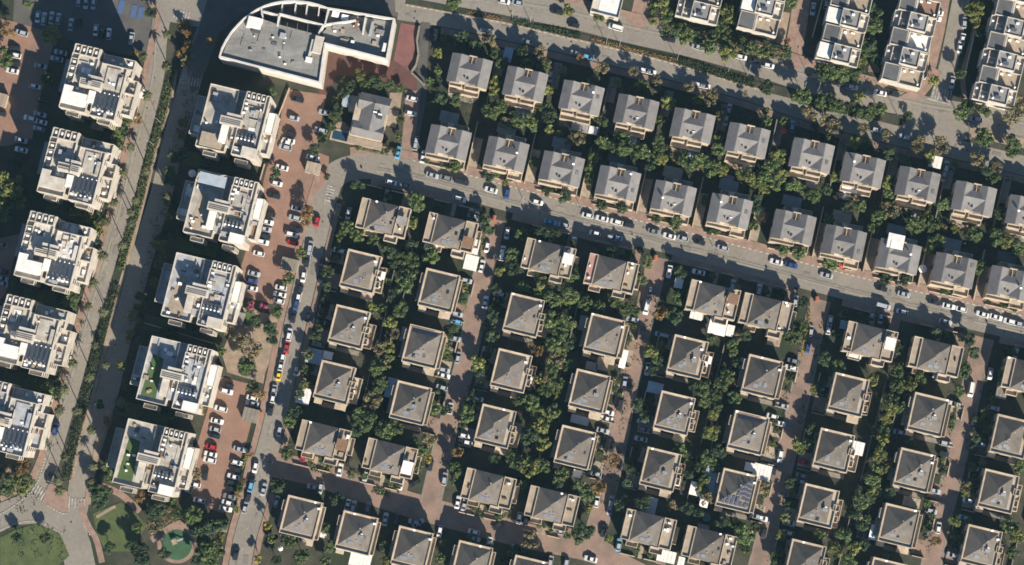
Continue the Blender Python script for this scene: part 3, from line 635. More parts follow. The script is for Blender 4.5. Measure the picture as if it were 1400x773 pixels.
def gable_house(px, py, row, label, ref, special=''):
    rnd = random.Random(int(px * 3 + py)); q = P(px, py, 8.0)
    t = empty('gabled_house', (q.x, q.y, 0), R(-12.6)); tag(t, label, 'house', 'cream houses with grey double gabled roofs')
    LAND.append((Vector((q.x, q.y, 0)), ref)); FOOT.append((q.x, q.y, 8.5))
    b = MB(); b.box(-6.8, 6.8, -4.8, 4.8, 0, 6.9)
    b.hexa([(-6.8, -4.8, 6.9), (-.8, -4.8, 6.9), (-.8, 4.8, 6.9), (-6.8, 4.8, 6.9), (-4.3, -4.7, 8.15), (-3.3, -4.7, 8.15), (-3.3, 4.7, 8.15), (-4.3, 4.7, 8.15)])
    b.hexa([(.8, -4.8, 6.9), (6.8, -4.8, 6.9), (6.8, 4.8, 6.9), (.8, 4.8, 6.9), (3.3, -4.7, 8.15), (4.3, -4.7, 8.15), (4.3, 4.7, 8.15), (3.3, 4.7, 8.15)])
    b.build('wall', M_cream, t)
    rf = put(ME_gab, 'roof', t)
    b = MB(); b.box(-1.15, -.95, 2.4, 4.9, 6.9, 7.9); b.box(1.35, 1.55, 2.4, 4.9, 6.9, 7.9); b.box(-1.15, 1.55, 2.3, 2.4, 6.9, 8.0); b.build('dormer_cheek', M_gab, t)
    b = MB(); b.box(-.02, .2, 2.6, 4.4, 6.9, 8.0); b.build('dormer_post', M_cream, t)
    b = MB(); b.box(-1.15, 1.55, 4.95, 5.25, 6.2, 8.5); b.build('dormer_frame', M_cream, t)
    sk = math.atan(math.tan(R(26)) * .9)
    for k_, (x, y) in enumerate(((-1.5, -2.2), (-.2, -2.5), (-1.0, -3.3), (.5, -3.4))[:rnd.choice((2, 3, 3, 4))]):
        o = put((ME_dark, ME_dark, ME_flat, ME_flat)[k_], 'skylight', rf, (x + rnd.uniform(-.15, .15), y, 7.2 + .12 + 1.65 - abs(y - .2) * math.tan(sk)), (sk, 0, 0)); o.scale = (.72, .8, 1)
    if rnd.random() < .3: put(ME_tank, 'water_tank', rf, (.8, -2.0, 7.95)).scale = (.6, .6, .6)
    if rnd.random() < .4: put(ME_dish, 'satellite_dish', rf, (rnd.choice((-3.6, 3.6)), rnd.uniform(-4, 4), 8.9))
    if rnd.random() < .5: put(ME_tile, 'skylight', rf, (5.4, rnd.uniform(-3, 3), 8.35), (0, R(26), 0))
    if row == 'A':       # back row: two storeys of balconies on the south side
        d = 3.0
        b = MB(); b.box(-5.9, 4.6, -4.8 - d, -4.8, 0, 2.9); b.box(-5.9, -1.6, -4.8 - 1.3, -4.82, 2.9, 5.8); b.box(-.6, 4.4, -4.8 - 1.6, -4.82, 2.9, 5.6); b.build('terrace', M_cream, t)
        b = MB(); b.ring(-5.9, 4.6, -4.8 - d, -4.85, 2.9, 3.8, .2); b.ring(-5.9, -1.6, -6.1, -4.85, 5.8, 6.6, .2); b.ring(-.6, 4.4, -6.4, -4.85, 5.6, 6.5, .2); b.build('parapet', M_cream, t)
        if rnd.random() < .6:
            x = rnd.choice((-5.6, -1, .6)); b = MB(); b.box(x, x + 3.4, -4.8 - d - 2.6, -4.8 - d, 2.3, 2.42)
            for xx in (x + .1, x + 3.2): b.box(xx, xx + .12, -4.8 - d - 2.5, -4.8 - d - 2.38, 0, 2.3)
            b.build('pergola_roof', rnd.choice((M_greysheet, M_white, M_greysheet, M_bluegrey)), t)
    else:                # front row: terrace to the north, cream ledge and porch to the south
        b = MB(); b.box(-4.2, 5.4, 4.8, 7.0, 0, 5.2); b.ring(-4.2, 5.4, 4.82, 7.0, 5.2, 6.1, .22); b.box(-1.6, .4, 5.5, 6.9, 5.2, 6.9); b.build('terrace', M_cream, t)
        b = MB(); b.box(-6.9, 1.4, -6.1, -4.8, 0, 5.4); b.ring(-6.9, 1.4, -6.1, -4.82, 5.4, 6.1, .2); b.box(1.8, 6.8, -7.4, -4.8, 0, 3.2); b.ring(1.8, 6.8, -7.4, -4.82, 3.2, 4.0, .2); b.build('porch', M_cream, t)
        b = MB(); b.box(-5.2, 1.4, 7.6, 11.2, 2.5, 2.62)
        for xx in (-5.1, 1.2): b.box(xx, xx + .15, 11.0, 11.1, 0, 2.5)
        b.build('pergola_roof', rnd.choice((M_gdeck, M_ddeck, M_stone)), t)
    if special == 'white':
        b = MB(); b.box(-5.0, .6, 2.2, 7.2, 8.8, 8.95); b.box(-4.9, .5, 2.3, 7.1, 8.2, 8.8); b.build('roof_extension', M_white, t)
    windows(t, -6.8, 6.8, -4.8, 4.8, (1.0, 3.6), 'EW', 5); windows(t, -6.8, 6.8, -4.8, 4.8, (3.6,), 'NS', 6); put(ME_door, 'door', t, (3.0, -7.44 if row == 'B' else -7.84, .1))
rowA = [(642, 97), (718, 115), (795, 134), (870, 153), (947, 172), (1022, 192), (1110, 213), (1180, 233), (1255, 252), (1332, 272), (1406, 291)]
rowB = [(613, 195), (692, 211), (768, 231), (845, 251), (921, 271), (998, 289), (1085, 311), (1154, 332), (1229, 351), (1305, 370), (1381, 388)]
for i, (x, y) in enumerate(rowA): gable_house(x, y, 'A', f"cream double-gabled house with south balconies, {ORD[i+1]} from west in the back gabled row", f"the {ORD[i+1]} house in the back gabled row")
for i, (x, y) in enumerate(rowB):
    gable_house(x, y, 'B', (f"cream double-gabled house fronting the long street, {ORD[i+1]} from west in the front gabled row" if i != 8 else
                'gabled house with a white flat roof extension, ninth in the front gabled row'), f"the {ORD[i+1]} house in the front gabled row", 'white' if i == 8 else '')

# detached villa west of the gabled rows
q = P(505, 160, 7); t = empty('villa', (q.x, q.y, 0), R(-13)); tag(t, 'detached villa with grey cross-gabled roof and a dark pool yard beside it', 'house')
LAND.append((Vector((q.x, q.y, 0)), 'the detached villa')); FOOT.append((q.x, q.y, 10))
b = MB(); b.box(-5.6, 5.6, -7.2, 7.4, 0, 5.8); b.box(-8.0, -5.6, 1, 6.5, 0, 3.2); b.build('wall', M_cream, t)
b = MB()
def gable(b, x0, x1, y0, y1, z, s, along):
    if along == 'x':
        c = (y0 + y1) / 2; h = (y1 - y0) / 2 * s; b.quad((x0, y0, z), (x1, y0, z), (x1, c, z + h), (x0, c, z + h)); b.quad((x0, c, z + h), (x1, c, z + h), (x1, y1, z), (x0, y1, z))
        b.quad((x0, y0, z), (x0, c, z + h), (x0, y1, z)); b.quad((x1, y0, z), (x1, y1, z), (x1, c, z + h))
    else:
        c = (x0 + x1) / 2; h = (x1 - x0) / 2 * s; b.quad((x0, y0, z), (c, y0, z + h), (c, y1, z + h), (x0, y1, z)); b.quad((c, y0, z + h), (x1, y0, z), (x1, y1, z), (c, y1, z + h))
        b.quad((x0, y0, z), (x1, y0, z), (c, y0, z + h)); b.quad((x0, y1, z), (c, y1, z + h), (x1, y1, z))
gable(b, -4.8, 6.0, 2.2, 7.9, 5.95, .55, 'x'); gable(b, -5.0, 5.8, -7.0, -2.2, 5.95, .5, 'x'); gable(b, -3.2, 5.2, -4.8, 5.0, 5.96, .45, 'y')
b.build('roof', M_gab, t)
for x, y in ((1.6, 1.0), (3.4, .6)): put(ME_panel, 'solar_panel', t, (x, y, 7.0)); put(ME_tank, 'water_tank', t, (x, y + 1, 7.1))
b = MB(); b.ring(-6, 6, -9.8, -7.2, 0, 3.2, .2); b.box(-5.8, 5.8, -9.6, -7.4, 3.2, 3.3); b.build('terrace', M_stone, t)
windows(t, -5.6, 5.6, -7.2, 7.4, (1, 3.8), 'EWN', 5)

# ------------------------------------------------------------------ apartment blocks
ME_win5 = ME_win
def apt_equipment(t, rnd, z, rows):
    for (x, y, n, dx) in rows:
        for i in range(n):
            put(ME_panel, 'solar_panel', t, (x + i * dx, y, z), (0, 0, math.pi / 2 * 0)); put(ME_tank, 'water_tank', t, (x + i * dx, y + 1.1, z + .2))
def apt_windows(t, xs, H):
    pass
def lip_deck(b, x0, x1, y0, y1, z): b.quad((x0, y0, z), (x1, y0, z), (x1, y1, z), (x0, y1, z))
def block(kind, px, py, label, ref, deckm, opts):
    rnd = random.Random(int(px + py * 3)); H = 17.0; q = P(px, py, H); t = empty('apartment_block', (q.x, q.y, 0), R(-13.5)); tag(t, label, 'apartment building', 'apartment blocks in two columns')
    c = t.matrix_basis
    cen = Vector((q.x, q.y, 0)) + Matrix.Rotation(R(-13.5), 3, 'Z') @ Vector((10, -11, 0)); LAND.append((cen, ref)); FOOT.append((cen.x, cen.y, 15))
    wl, dk, pr = MB(), MB(), MB()
    def vol(x0, x1, v0, v1, z, par=1.0, deck=True):
        wl.box(x0, x1, -v1, -v0, 0, z)
        if deck: lip_deck(dk, x0 + .25, x1 - .25, -v1 + .25, -v0 - .25, z + .03)
        if par: pr.ring(x0, x1, -v1, -v0, z, z + par, .25)
    if kind == 'A':
        vol(0, 9.2, 0, 22.4, H); vol(9.2, 10.6, 4, 19, H - .02, 0); vol(10.6, 19.4, 4.4, 22.7, H, 1.0)
        vol(10.0, 20.9, .8, 4.2, H - 3); vol(19.4, 20.9, 4.2, 7, H - 3, .6); vol(19.4, 22.8, 7, 19.2, H - 6.2, .9)
        can = MB(); can.box(-4.8, -.3, -15.5, -4, 2.9, 3.2)
        for v in (4.3, 9.5, 15.2): can.box(-4.7, -4.4, -v - .15, -v + .15, 0, 2.9)
        can.build('canopy', M_greysheet, t)
        # alcove frames along the north edge and the west edge
        fr = MB()
        for i in range(5): fr.box(.25 + i * 2.1, .55 + i * 2.1, -3.2, -.25, H, H + 1.35)
        fr.box(.25, 8.9, -3.5, -3.2, H, H + 1.35)
        for i in range(4): fr.box(.3, 2.4, -5.2 - i * 2.6, -5.0 - i * 2.6, H, H + 1.2)
        fr.box(2.4, 2.6, -13.2, -3.6, H, H + 1.2); fr.build('roof_screen', M_apt, t)
        for i in range(4): put(ME_ac, 'air_conditioner', t, (1.5 + i * 2.1, -1.6, H + .05), (0, 0, R(90)))
        for i in range(4): put(ME_ac, 'air_conditioner', t, (1.3, -6.2 - i * 2.3, H + .05))
        wp = MB(); wp.box(.4, 8.8, -20.6, -16.4, H, H + 2.6); wp.box(.4, 3.4, -16.4, -14.6, H, H + 2.6); wp.build('penthouse', M_white if opts.get('white', 1) else M_apt, t)
        st = MB(); st.box(5.2, 12.8, -13.6, -11.2, H, H + 3.3); st.box(7.2, 12.2, -10.9, -9.6, H, H + 2.8); st.box(5.2, 12.8, -14.2, -13.6, H, H + 2.2); st.build('stair_tower', M_apt, t)
        lv = MB()
        for i in range(3): lv.box(5.6, 12.4, -12.0 - i * .62, -11.7 - i * .62, H + 3.31, H + 3.4)
        lv.build('louvre', M_ddeck, t)
        b = MB(); b.box(9.0, 11.0, -18.6, -14.6, H, H + 2.4); b.build('lift_room', M_white, t)
        for i in range(5):
            x = 11.5 + i * 1.6
            for j in range(3):
                o = put(ME_panel, 'solar_panel', t, (x, -14.7 - j * 1.95, H + .15), (0, 0, R(90))); o.scale = (1, .75, .8)
            put(ME_vtank, 'water_tank', t, (x, -20.4, H + .03)); put(ME_vtank, 'water_tank', t, (x + .8, -14.2, H + .03)).scale = (.7, .7, .7)
        b = MB(); b.box(12.8, 17.4, -12.6, -5.4, H, H + .5); b.box(17.5, 18.6, -13, -8, H, H + 1.3); b.build('roof_plinth', deckm, t)
        b = MB(); b.box(19.6, 22.6, -12.4, -11.9, H - 6.2, H - 3.6); b.build('balcony_divider', M_apt, t)
        sides = ((0, 9.2, 0, 22.4, 'NWS'), (10.6, 19.4, 4.4, 22.7, 'SE'))
    else:
        H2 = H - 2.5
        vol(-.9, 9.2, 0, 21.8, H2, 1.0, True); vol(9.2, 11.8, 0, 9, H2 - .02, .8); vol(9.2, 11.8, 9, 19.6, H - .02, 0); vol(11.8, 20.3, 0, 22.0, H, 1.0)
        vol(20.3, 22.9, 4.5, 18.8, H - 6.2, .9); vol(-5.2, -1.2, 4, 17.5, H - 9, .9)
        fr = MB()
        for i in range(5): fr.box(12.1 + i * 1.7, 12.35 + i * 1.7, -2.7, -.25, H, H + 1.35)
        fr.box(12.1, 19.2, -3.0, -2.7, H, H + 1.35); fr.box(18.9, 19.2, -6, -3.0, H, H + 1.2); fr.build('roof_screen', M_apt, t)
        for i in range(4): put(ME_ac, 'air_conditioner', t, (13.1 + i * 1.7, -1.5, H + .05), (0, 0, R(90)))
        for i in range(3): put(ME_ac, 'air_conditioner', t, (12.6 + rnd.uniform(0, .6), -4.2 - i * 1.6, H + .05))
        st = MB(); st.box(5.8, 13.2, -12.9, -10.2, H2, H + 3.0); st.box(7.6, 12.4, -10.0, -8.8, H2, H + 2.6); st.build('stair_tower', M_apt, t)
        lv = MB()
        for i in range(3): lv.box(6.2, 12.8, -11.2 - i * .6, -10.9 - i * .6, H + 3.01, H + 3.1)
        lv.build('louvre', M_ddeck, t)
        b = MB(); b.box(6.6, 9.0, -19.0, -13.0, H2, H + 1.2); b.build('lift_room', M_apt if rnd.random() < .5 else M_white, t)
        for i in range(5):
            put(ME_panel, 'solar_panel', t, (12.7 + i * 1.3, -14.6, H + .2)); put(ME_vtank, 'water_tank', t, (12.7 + i * 1.3, -16.2, H + .03))
        b = MB(); b.box(15.2, 20.0, -21.7, -18.6, H, H + 2.2); b.build('penthouse', M_white if opts.get('white', 1) else M_apt, t)
        b = MB(); b.box(13.2, 17.6, -9.6, -4.6, H, H + .45); b.box(17.8, 19, -17, -5, H, H + .3); b.build('roof_plinth', deckm, t)
        b = MB(); b.box(20.5, 22.7, -12.0, -11.6, H - 6.2, H - 3.7); b.build('balcony_divider', M_apt, t)
        b = MB(); b.box(20.5, 22.7, -11.6, -4.9, H - 3.8, H - 3.65); b.build('balcony_awning', M_white if rnd.random() < .6 else M_cream, t)
        g0 = opts.get('terrace')
        b = MB()
        if g0 == 'lawn':
            b.quad((.2, -20.2, H2 + .07), (5.4, -20.2, H2 + .07), (4.8, -6.6, H2 + .07), (.9, -5.8, H2 + .07)); b.build('artificial_lawn', M_turf, t)
            b = MB()
            for (x, v) in ((2.2, 14.5), (5.2, 15)): b.box(x, x + .9, -v - .6, -v, H2 + .08, H2 + .5)
            b.build('garden_seat', M_white, t)
        else:
            b.quad((.2, -20.6, H2 + .07), (6.3, -20.6, H2 + .07), (4.6, -7.5, H2 + .07), (2.2, -6.8, H2 + .07)); b.build('terrace_floor', M_stone if g0 == 'cream' else deckm, t)
        if opts.get('shade'):
            b = MB(); b.box(.2, 9.5, -4.6, -.8, H2 + 2.5, H2 + 2.62)
            for x in (.3, 9.2): b.box(x, x + .15, -4.5, -4.35, H2, H2 + 2.5); b.box(x, x + .15, -1, -.85, H2, H2 + 2.5)
            b.build('pergola_roof', M_bluegrey, t)
        if opts.get('rubble'):
            b = MB(); b.box(.4, 7.8, -21.2, -16.6, H2, H2 + 2.4); b.build('penthouse', M_stone, t)
        sides = ((-.9, 9.2, 0, 21.8, 'NWS'), (11.8, 20.3, 0, 22.0, 'NSE'))
    if kind == 'A':
        clutter(t, rnd, 2.6, 9, -9.6, -3.8, H, 4); clutter(t, rnd, 10.8, 19, -13.8, -5, H, 9); clutter(t, rnd, 11, 20.5, -4.0, -1, H - 3, 4); clutter(t, rnd, 19.6, 22.6, -18.8, -7.4, H - 6.2, 5); clutter(t, rnd, 0.2, 9, -16.2, -13.6, H, 3); clutter(t, rnd, 11, 19, -22.4, -20.6, H, 3)
        clutter(t, rnd, 5.2, 12.8, -13.6, -11.2, H + 3.3, 2)
    else:
        clutter(t, rnd, -.6, 9, -7, -.6, H2, 5); clutter(t, rnd, -.6, 6.4, -21.4, -8, H2, 6 if opts.get('terrace') == 'cream' else 4, SMALL); clutter(t, rnd, 12, 20, -13.6, -3.2, H, 11); clutter(t, rnd, 20.4, 22.8, -18.4, -5, H - 6.2, 5); clutter(t, rnd, 12, 15, -21.6, -17.4, H, 4); clutter(t, rnd, 9.3, 11.7, -19.4, -13, H, 3); clutter(t, rnd, -5, -1.4, -17, -4.4, H - 9, 4)
    wl.build('wall', M_apt, t); dk.build('roof_deck', deckm, t); pr.build('parapet', M_apt, t)
    for x0, x1, v0, v1, sd in sides: windows(t, x0, x1, -v1, -v0, (1.2, 4.4, 7.6, 10.8, 14), sd, 5.5)
    for i in range(4):
        b = MB(); z = 3.6 + i * 3.2; b.box(2.0, 6.5, -24.0, -22.45, z, z + .18); b.ring(2.0, 6.5, -24.0, -22.46, z + .18, z + 1.1, .12); b.build('balcony', M_apt, t)
        b = MB(); b.box(13.0, 17.5, -24.2, -22.75, z, z + .18); b.ring(13.0, 17.5, -24.2, -22.76, z + .18, z + 1.1, .12); b.build('balcony', M_apt, t)
    return t
M_deckA = mat('pale_roof_deck', (.38, .355, .31), (.25, .23, .2), scale=.5, fine=.14, c3=(.22, .16, .1), scale3=.4, c3pos=(.6, .72))
M_deckW = mat('whitewashed_deck', (.5, .475, .43), (.34, .315, .28), scale=.4, fine=.12, c3=(.28, .19, .11), scale3=.4, c3pos=(.6, .72))
M_deckB = mat('blue_grey_deck', (.33, .34, .35), (.2, .21, .22), scale=.4, fine=.14, c3=(.3, .27, .22), scale3=.35, c3pos=(.55, .7))
for i, (x, y, dm, txt) in enumerate([(103.4, 59.5, M_deckA, 'white-roofed'), (73.4, 173.9, M_deckA, 'pale'), (42.2, 288, M_deckW, 'whitewashed'), (10.2, 402, M_deckA, 'cream'), (-21.5, 516, M_deckB, 'blue-grey decked')]):
    block('A', x, y, f"{txt} apartment block, {ORD[i+1]} from north in the western column", f"the {ORD[i+1]} block in the western column", dm, dict(white=i in (0, 2, 3)))
for i, (x, y, dm, o, txt) in enumerate([(291, 113.8, M_deck, dict(rubble=1, white=0), 'cluttered cream'), (274, 231, M_deck, dict(terrace='cream', shade=1), 'cream terraced'), (244, 345, M_deckB, dict(terrace='cream', white=0), 'grey and cream'),
                                        (210.2, 459.2, M_deckB, dict(terrace='lawn'), 'roof-lawned'), (177.9, 572.6, M_deckA, dict(terrace='lawn'), 'roof-lawned')]):
    block('B', x, y, f"{txt} apartment block, {ORD[i+1]} from north beside the brick parking lots", f"the {ORD[i+1]} block by the parking lots", dm, o)

M_offw = mat('offwhite_render', (.5, .48, .45), (.38, .365, .34), scale=.5, fine=.1)
# ------------------------------------------------------------------ commercial building
H = 11.5
def E_(x, y, z=H): p = P(*K('E', x, y), z); return (p.x, p.y)
c0 = Vector((*E_(420, 230), 0)); t = empty('shopping_centre', (c0.x, c0.y, 0)); tag(t, 'large curved white-rimmed commercial building with a grey flat roof', 'commercial building')
LAND.append((c0, 'the curved commercial building')); FOOT.append((c0.x, c0.y, 26))
L0 = lambda pts: [(x - c0.x, y - c0.y) for x, y in pts]
outer = [(75, 305), (88, 258), (110, 215), (138, 172), (170, 135), (205, 100), (245, 70), (280, 48), (320, 30), (355, 18), (395, 10), (440, 5), (480, 5), (520, 8), (560, 14), (605, 26), (650, 42), (1005, 100), (965, 322), (640, 238), (612, 445)]
def inset(pts, d):
    n = len(pts); out = []
    a = sum(pts[i][0] * pts[(i + 1) % n][1] - pts[(i + 1) % n][0] * pts[i][1] for i in range(n)); s = 1 if a > 0 else -1
    for i in range(n):
        p0, p, p1 = Vector(pts[i - 1]), Vector(pts[i]), Vector(pts[(i + 1) % n])
        d0, d1 = (p - p0).normalized(), (p1 - p).normalized()
        n0, n1 = Vector((-d0.y, d0.x)) * s, Vector((-d1.y, d1.x)) * s
        m = (n0 + n1); m = m / max(.3, m.dot(n0)) if m.length > .01 else n0
        out.append(tuple(p + m * d))
    return out
O = L0([E_(*p) for p in outer])
b = MB(); b.prism(O, 0, 6.5); b.build('wall', M_apt, t)
def rim(b, pts, t_, z0, z1):
    I = inset(pts, t_); n = len(pts)
    for i in range(n):
        j = (i + 1) % n; p, q_, r_, s_ = pts[i], pts[j], I[j], I[i]
        b.hexa([(*p, z0), (*q_, z0), (*r_, z0), (*s_, z0), (*p, z1), (*q_, z1), (*r_, z1), (*s_, z1)])
b = MB(); rim(b, O, .6, 6.5, H + 1.0); b.build('parapet', M_offw, t)
b = MB(); b.prism(inset(O, .9), 6.5, 6.56); b.build('court_floor', M_ddeck, t)  # the court's shade is put into this dark floor colour
west = L0([E_(*p) for p in [(88, 305), (122, 215), (178, 140), (248, 80), (300, 100), (390, 130), (600, 185), (612, 250), (622, 300), (600, 430)]])
b = MB(); b.prism(west, 6.5, H); b.build('roof_deck', M_gdeck2 if 'M_gdeck2' in globals() else mat('weathered_grey_roof', (.215, .212, .198), (.14, .138, .13), scale=.22, fine=.16, stretch=(.5, 1.6, 1)), t)
east = L0([E_(*p) for p in [(655, 60), (990, 112), (955, 305), (640, 225), (618, 170), (640, 150)]])
b = MB(); b.prism(east, 6.5, H - 1.4); b.build('roof_deck', MATS['weathered_grey_roof'], t)
def wallseg(b, p, q_, th, z0, z1):
    p, q_ = Vector(L0([E_(*p)])[0]), Vector(L0([E_(*q_)])[0]); d = (q_ - p).normalized(); n = Vector((-d.y, d.x)) * th / 2
    a = [p - n, q_ - n, q_ + n, p + n]; b.hexa([(v.x, v.y, z0) for v in a] + [(v.x, v.y, z1) for v in a])
b = MB()
for p, q_ in (((300, 40), (305, 92)), ((395, 75), (385, 140)), ((395, 75), (640, 138)), ((655, 45), (636, 135)), ((310, 62), (395, 85)), ((600, 185), (625, 140)), ((800, 110), (640, 132)), ((850, 95), (835, 180))):
    wallseg(b, p, q_, .5, 6.5, H + .9)
for x in (410, 480, 540, 605): wallseg(b, (x, 15 + (x - 410) * .08), (x - 6, 60 + (x - 410) * .12), .35, 6.5, H - .5)
b.build('partition', M_offw, t)
for x, y, w_, d_, h_, m_ in ((265, 125, 5, 4, 1.6, M_white), (275, 155, 3, 3, 1.2, M_ddeck), (412, 190, 2, 2, .8, M_metal), (550, 318, 2.2, 1.8, 1.2, M_white), (690, 75, 2.4, 2, 1.3, M_tank), (740, 92, 2.4, 2, 1.3, M_tank),
                            (800, 130, 1.2, 3, 1.2, M_rust), (700, 130, 3, 2, 1.2, M_gdeck), (880, 150, 1, 5, 1.5, M_metal), (925, 165, 3, 1.5, 1, M_gdeck), (950, 250, 1.4, 3, 1.6, M_white), (600, 240, 3, 6, 1.5, M_apt), (560, 270, 1, 8, 1, M_apt)):
    p = L0([E_(x, y)])[0]; b = MB(); b.box(-w_ / 2, w_ / 2, -d_ / 2, d_ / 2, 0, h_); b.box(-w_ / 2 + .15, w_ / 2 - .15, -d_ / 2 + .15, d_ / 2 - .15, h_, h_ + .12)
    b.build('roof_unit', m_, t, (p[0], p[1], H if x < 640 else H - 1.4), (0, 0, R(-13)))
rr = random.Random(4)
for i in range(16):
    x = rr.uniform(660, 960); y = 80 + (x - 660) * .16 + rr.uniform(0, 130); nm, me = rr.choice(CLUT[:6] + CLUT[11:]); q_ = L0([E_(x, y)])[0]; put(me, nm, t, (q_[0], q_[1], H - 1.38), (0, 0, R(-13)))
for i in range(22):
    x = rr.uniform(180, 590); y = 150 + (x - 180) * .1 + rr.uniform(0, 170); nm, me = rr.choice(CLUT[:6] + CLUT[11:] + CLUT[7:8]); q_ = L0([E_(x, y)])[0]; o = put(me, nm, t, (q_[0], q_[1], H + .02), (0, 0, R(-13))); k = rr.uniform(.4, .8); o.scale = (k, k, k)
for x in range(150, 600, 55):
    b = MB(); wallseg(b, (x + 12, 120 + max(0, 240 - x) * .9), (x - 40 + 20, 320 + (x - 100) * .2), .1, H, H + .05); b.build('roof_seam', M_gdeck, t)
for i in range(10):
    x, y = 120 + i * 48, 330 + i * 12; p = L0([E_(x, y, 4)])[0]; put(ME_win, 'window', t, (p[0], p[1], 2.2), (0, 0, R(-13)))
b = MB(); wallseg(b, (300, 20), (1000, 92), 2.0, 3.6, 3.9); b.build('canopy', M_bluegrey, t)
# plaza wall
b = MB(); pts = [K('E', 1136, 140), K('E', 1122, 215), K('E', 1130, 290), K('E', 1118, 345), K('E', 1092, 386), K('E', 1160, 452)]
for p, q_ in zip(pts, pts[1:]):
    p, q_ = P(*p), P(*q_); d = (q_ - p).normalized(); n = Vector((-d.y, d.x, 0)) * .3; a = [p - n, q_ - n, q_ + n, p + n]
    b.hexa([(v.x, v.y, 0) for v in a] + [(v.x, v.y, 1.4) for v in a])
tag(b.build('plaza_wall', M_conc), 'curved pale low wall edging the red plaza', 'wall')

# ------------------------------------------------------------------ terraced houses, top right
def unit(px, py, kind, label, ref, ang=-14.0, var=0):
    q = P(px, py, 7); t = empty('terraced_house', (q.x, q.y, 0), R(ang)); tag(t, label, 'house', 'flat-roofed terraced houses in stepped rows')
    LAND.append((Vector((q.x, q.y, 0)), ref)); FOOT.append((q.x, q.y, 7.5)); rnd = random.Random(int(px * 5 + py))
    w2 = 2.98
    if kind == 'a':
        b = MB(); b.box(-7.2, -2.2, -w2, w2, 0, 5.6); b.box(-2.2, 4.2, -w2, w2, 0, 8.8); b.box(4.2, 7.4, -w2, w2, 0, 5.6); b.build('wall', M_apt, t)
        b = MB(); b.ring(-2.2, 4.2, -w2, w2, 8.8, 9.3, .22); b.ring(-7.2, -2.22, -w2, w2, 5.6, 6.5, .2); b.ring(4.22, 7.4, -w2, w2, 5.6, 6.5, .2); b.build('parapet', M_apt, t)
        b = MB(); b.quad((-1.98, -2.7, 8.83), (3.98, -2.7, 8.83), (3.98, 2.7, 8.83), (-1.98, 2.7, 8.83)); b.build('roof_deck', M_gdeck, t)
        if var == 1:
            b = MB(); b.box(-7.0, -2.6, -2.6, 2.6, 7.7, 7.85)
            for x in (-6.9, -2.8):
                for y in (-2.5, 2.4): b.box(x, x + .12, y, y + .12, 5.6, 7.7)
            b.build('awning', M_white, t)
        else:
            b = MB(); b.box(-5.2, -4.9, -2.6, 2.6, 5.6, 7.2); b.box(-4.9, -2.4, .2, .5, 5.6, 7.2); b.build('roof_screen', M_apt, t); put(ME_ac, 'air_conditioner', t, (-3.4, -1.2, 5.62)); put(ME_ac, 'air_conditioner', t, (-6.2, 1.0, 5.62))
        put(ME_ac, 'air_conditioner', t, (1.6, 1.4, 8.85)); put(ME_vtank, 'water_tank', t, (-.8, -1.6, 8.85)); put(ME_panel, 'solar_panel', t, (.8, -1.0, 8.9))
        put(ME_tank, 'water_tank', t, (5.6, .8, 5.65))
    else:
        b = MB(); b.box(-6.6, -1.2, -w2, w2, 0, 7.4); b.box(-1.2, 7.2, -w2, w2, 0, 6.0); b.build('wall', M_apt, t)
        b = MB(); b.hexa([(-6.4, -2.75, 7.4), (-1.4, -2.75, 7.4), (-1.4, 2.75, 7.4), (-6.4, 2.75, 7.4), (-6.4, -2.75, 7.5), (-1.4, -2.75, 7.95), (-1.4, 2.75, 7.95), (-6.4, 2.75, 7.5)]); b.build('roof', M_ddeck, t)
        b = MB(); b.ring(-6.6, -1.2, -w2, w2, 7.4, 8.0, .2); b.ring(-1.18, 7.2, -w2, w2, 6.0, 6.9, .22); b.build('parapet', M_apt, t)
        b = MB(); b.quad((-.95, -2.7, 6.03), (6.95, -2.7, 6.03), (6.95, 2.7, 6.03), (-.95, 2.7, 6.03)); b.build('terrace_floor', (M_stone, M_white, M_terra)[var], t)
        b = MB(); b.box(-1.0, -.4, -2.6, 2.6, 6.0, 8.0); b.build('roof_screen', M_apt, t)
        put(ME_ac, 'air_conditioner', t, (.6, 1.7, 6.05)); put(ME_vtank, 'water_tank', t, (5.9, -1.8, 6.05)); put(ME_tank, 'water_tank', t, (3.2, 2, 6.05))
    windows(t, -7, 7, -w2, w2, (1.0, 3.8), 'EW', 3.5)
TR = {'the first terraced row': [(954, 16, 'a', 0), (960, -8, 'b', 0)],
      'the second terraced row': [(1036, 32, 'b', 0), (1042, 9, 'a', 1), (1048, -15, 'b', 0)],
      'the third terraced row': [(1146, 74, 'a', 1), (1152, 50, 'b', 0), (1158, 26, 'a', 1), (1163, 2, 'b', 0)],
      'the fourth terraced row': [(1233, 103, 'b', 0), (1239, 79, 'a', 0), (1244, 55, 'b', 1), (1250, 31, 'a', 0), (1256, 8, 'b', 2)],
      'the fifth terraced row': [(1360, 130, 'a', 0), (1366, 107, 'b', 0), (1371, 84, 'a', 0), (1377, 61, 'b', 0), (1382, 38, 'a', 0), (1388, 15, 'b', 0), (1393, -8, 'a', 0)]}
for row, us in TR.items():
    for i, (x, y, k_, v_) in enumerate(us):
        unit(x, y, k_, f"{'tall grey-topped' if k_ == 'a' else 'low terraced-roof'} row house, {ORD[i+1]} from south in {row} at upper right", f"the {ORD[i+1]} house of {row}", var=v_)
q = P(832, -2, 6); t = empty('flat_roofed_house', (q.x, q.y, 0), R(-14)); tag(t, 'white flat-roofed house cut by the top edge beside the avenue', 'house'); LAND.append((Vector((q.x, q.y, 0)), 'the white house at the top edge'))
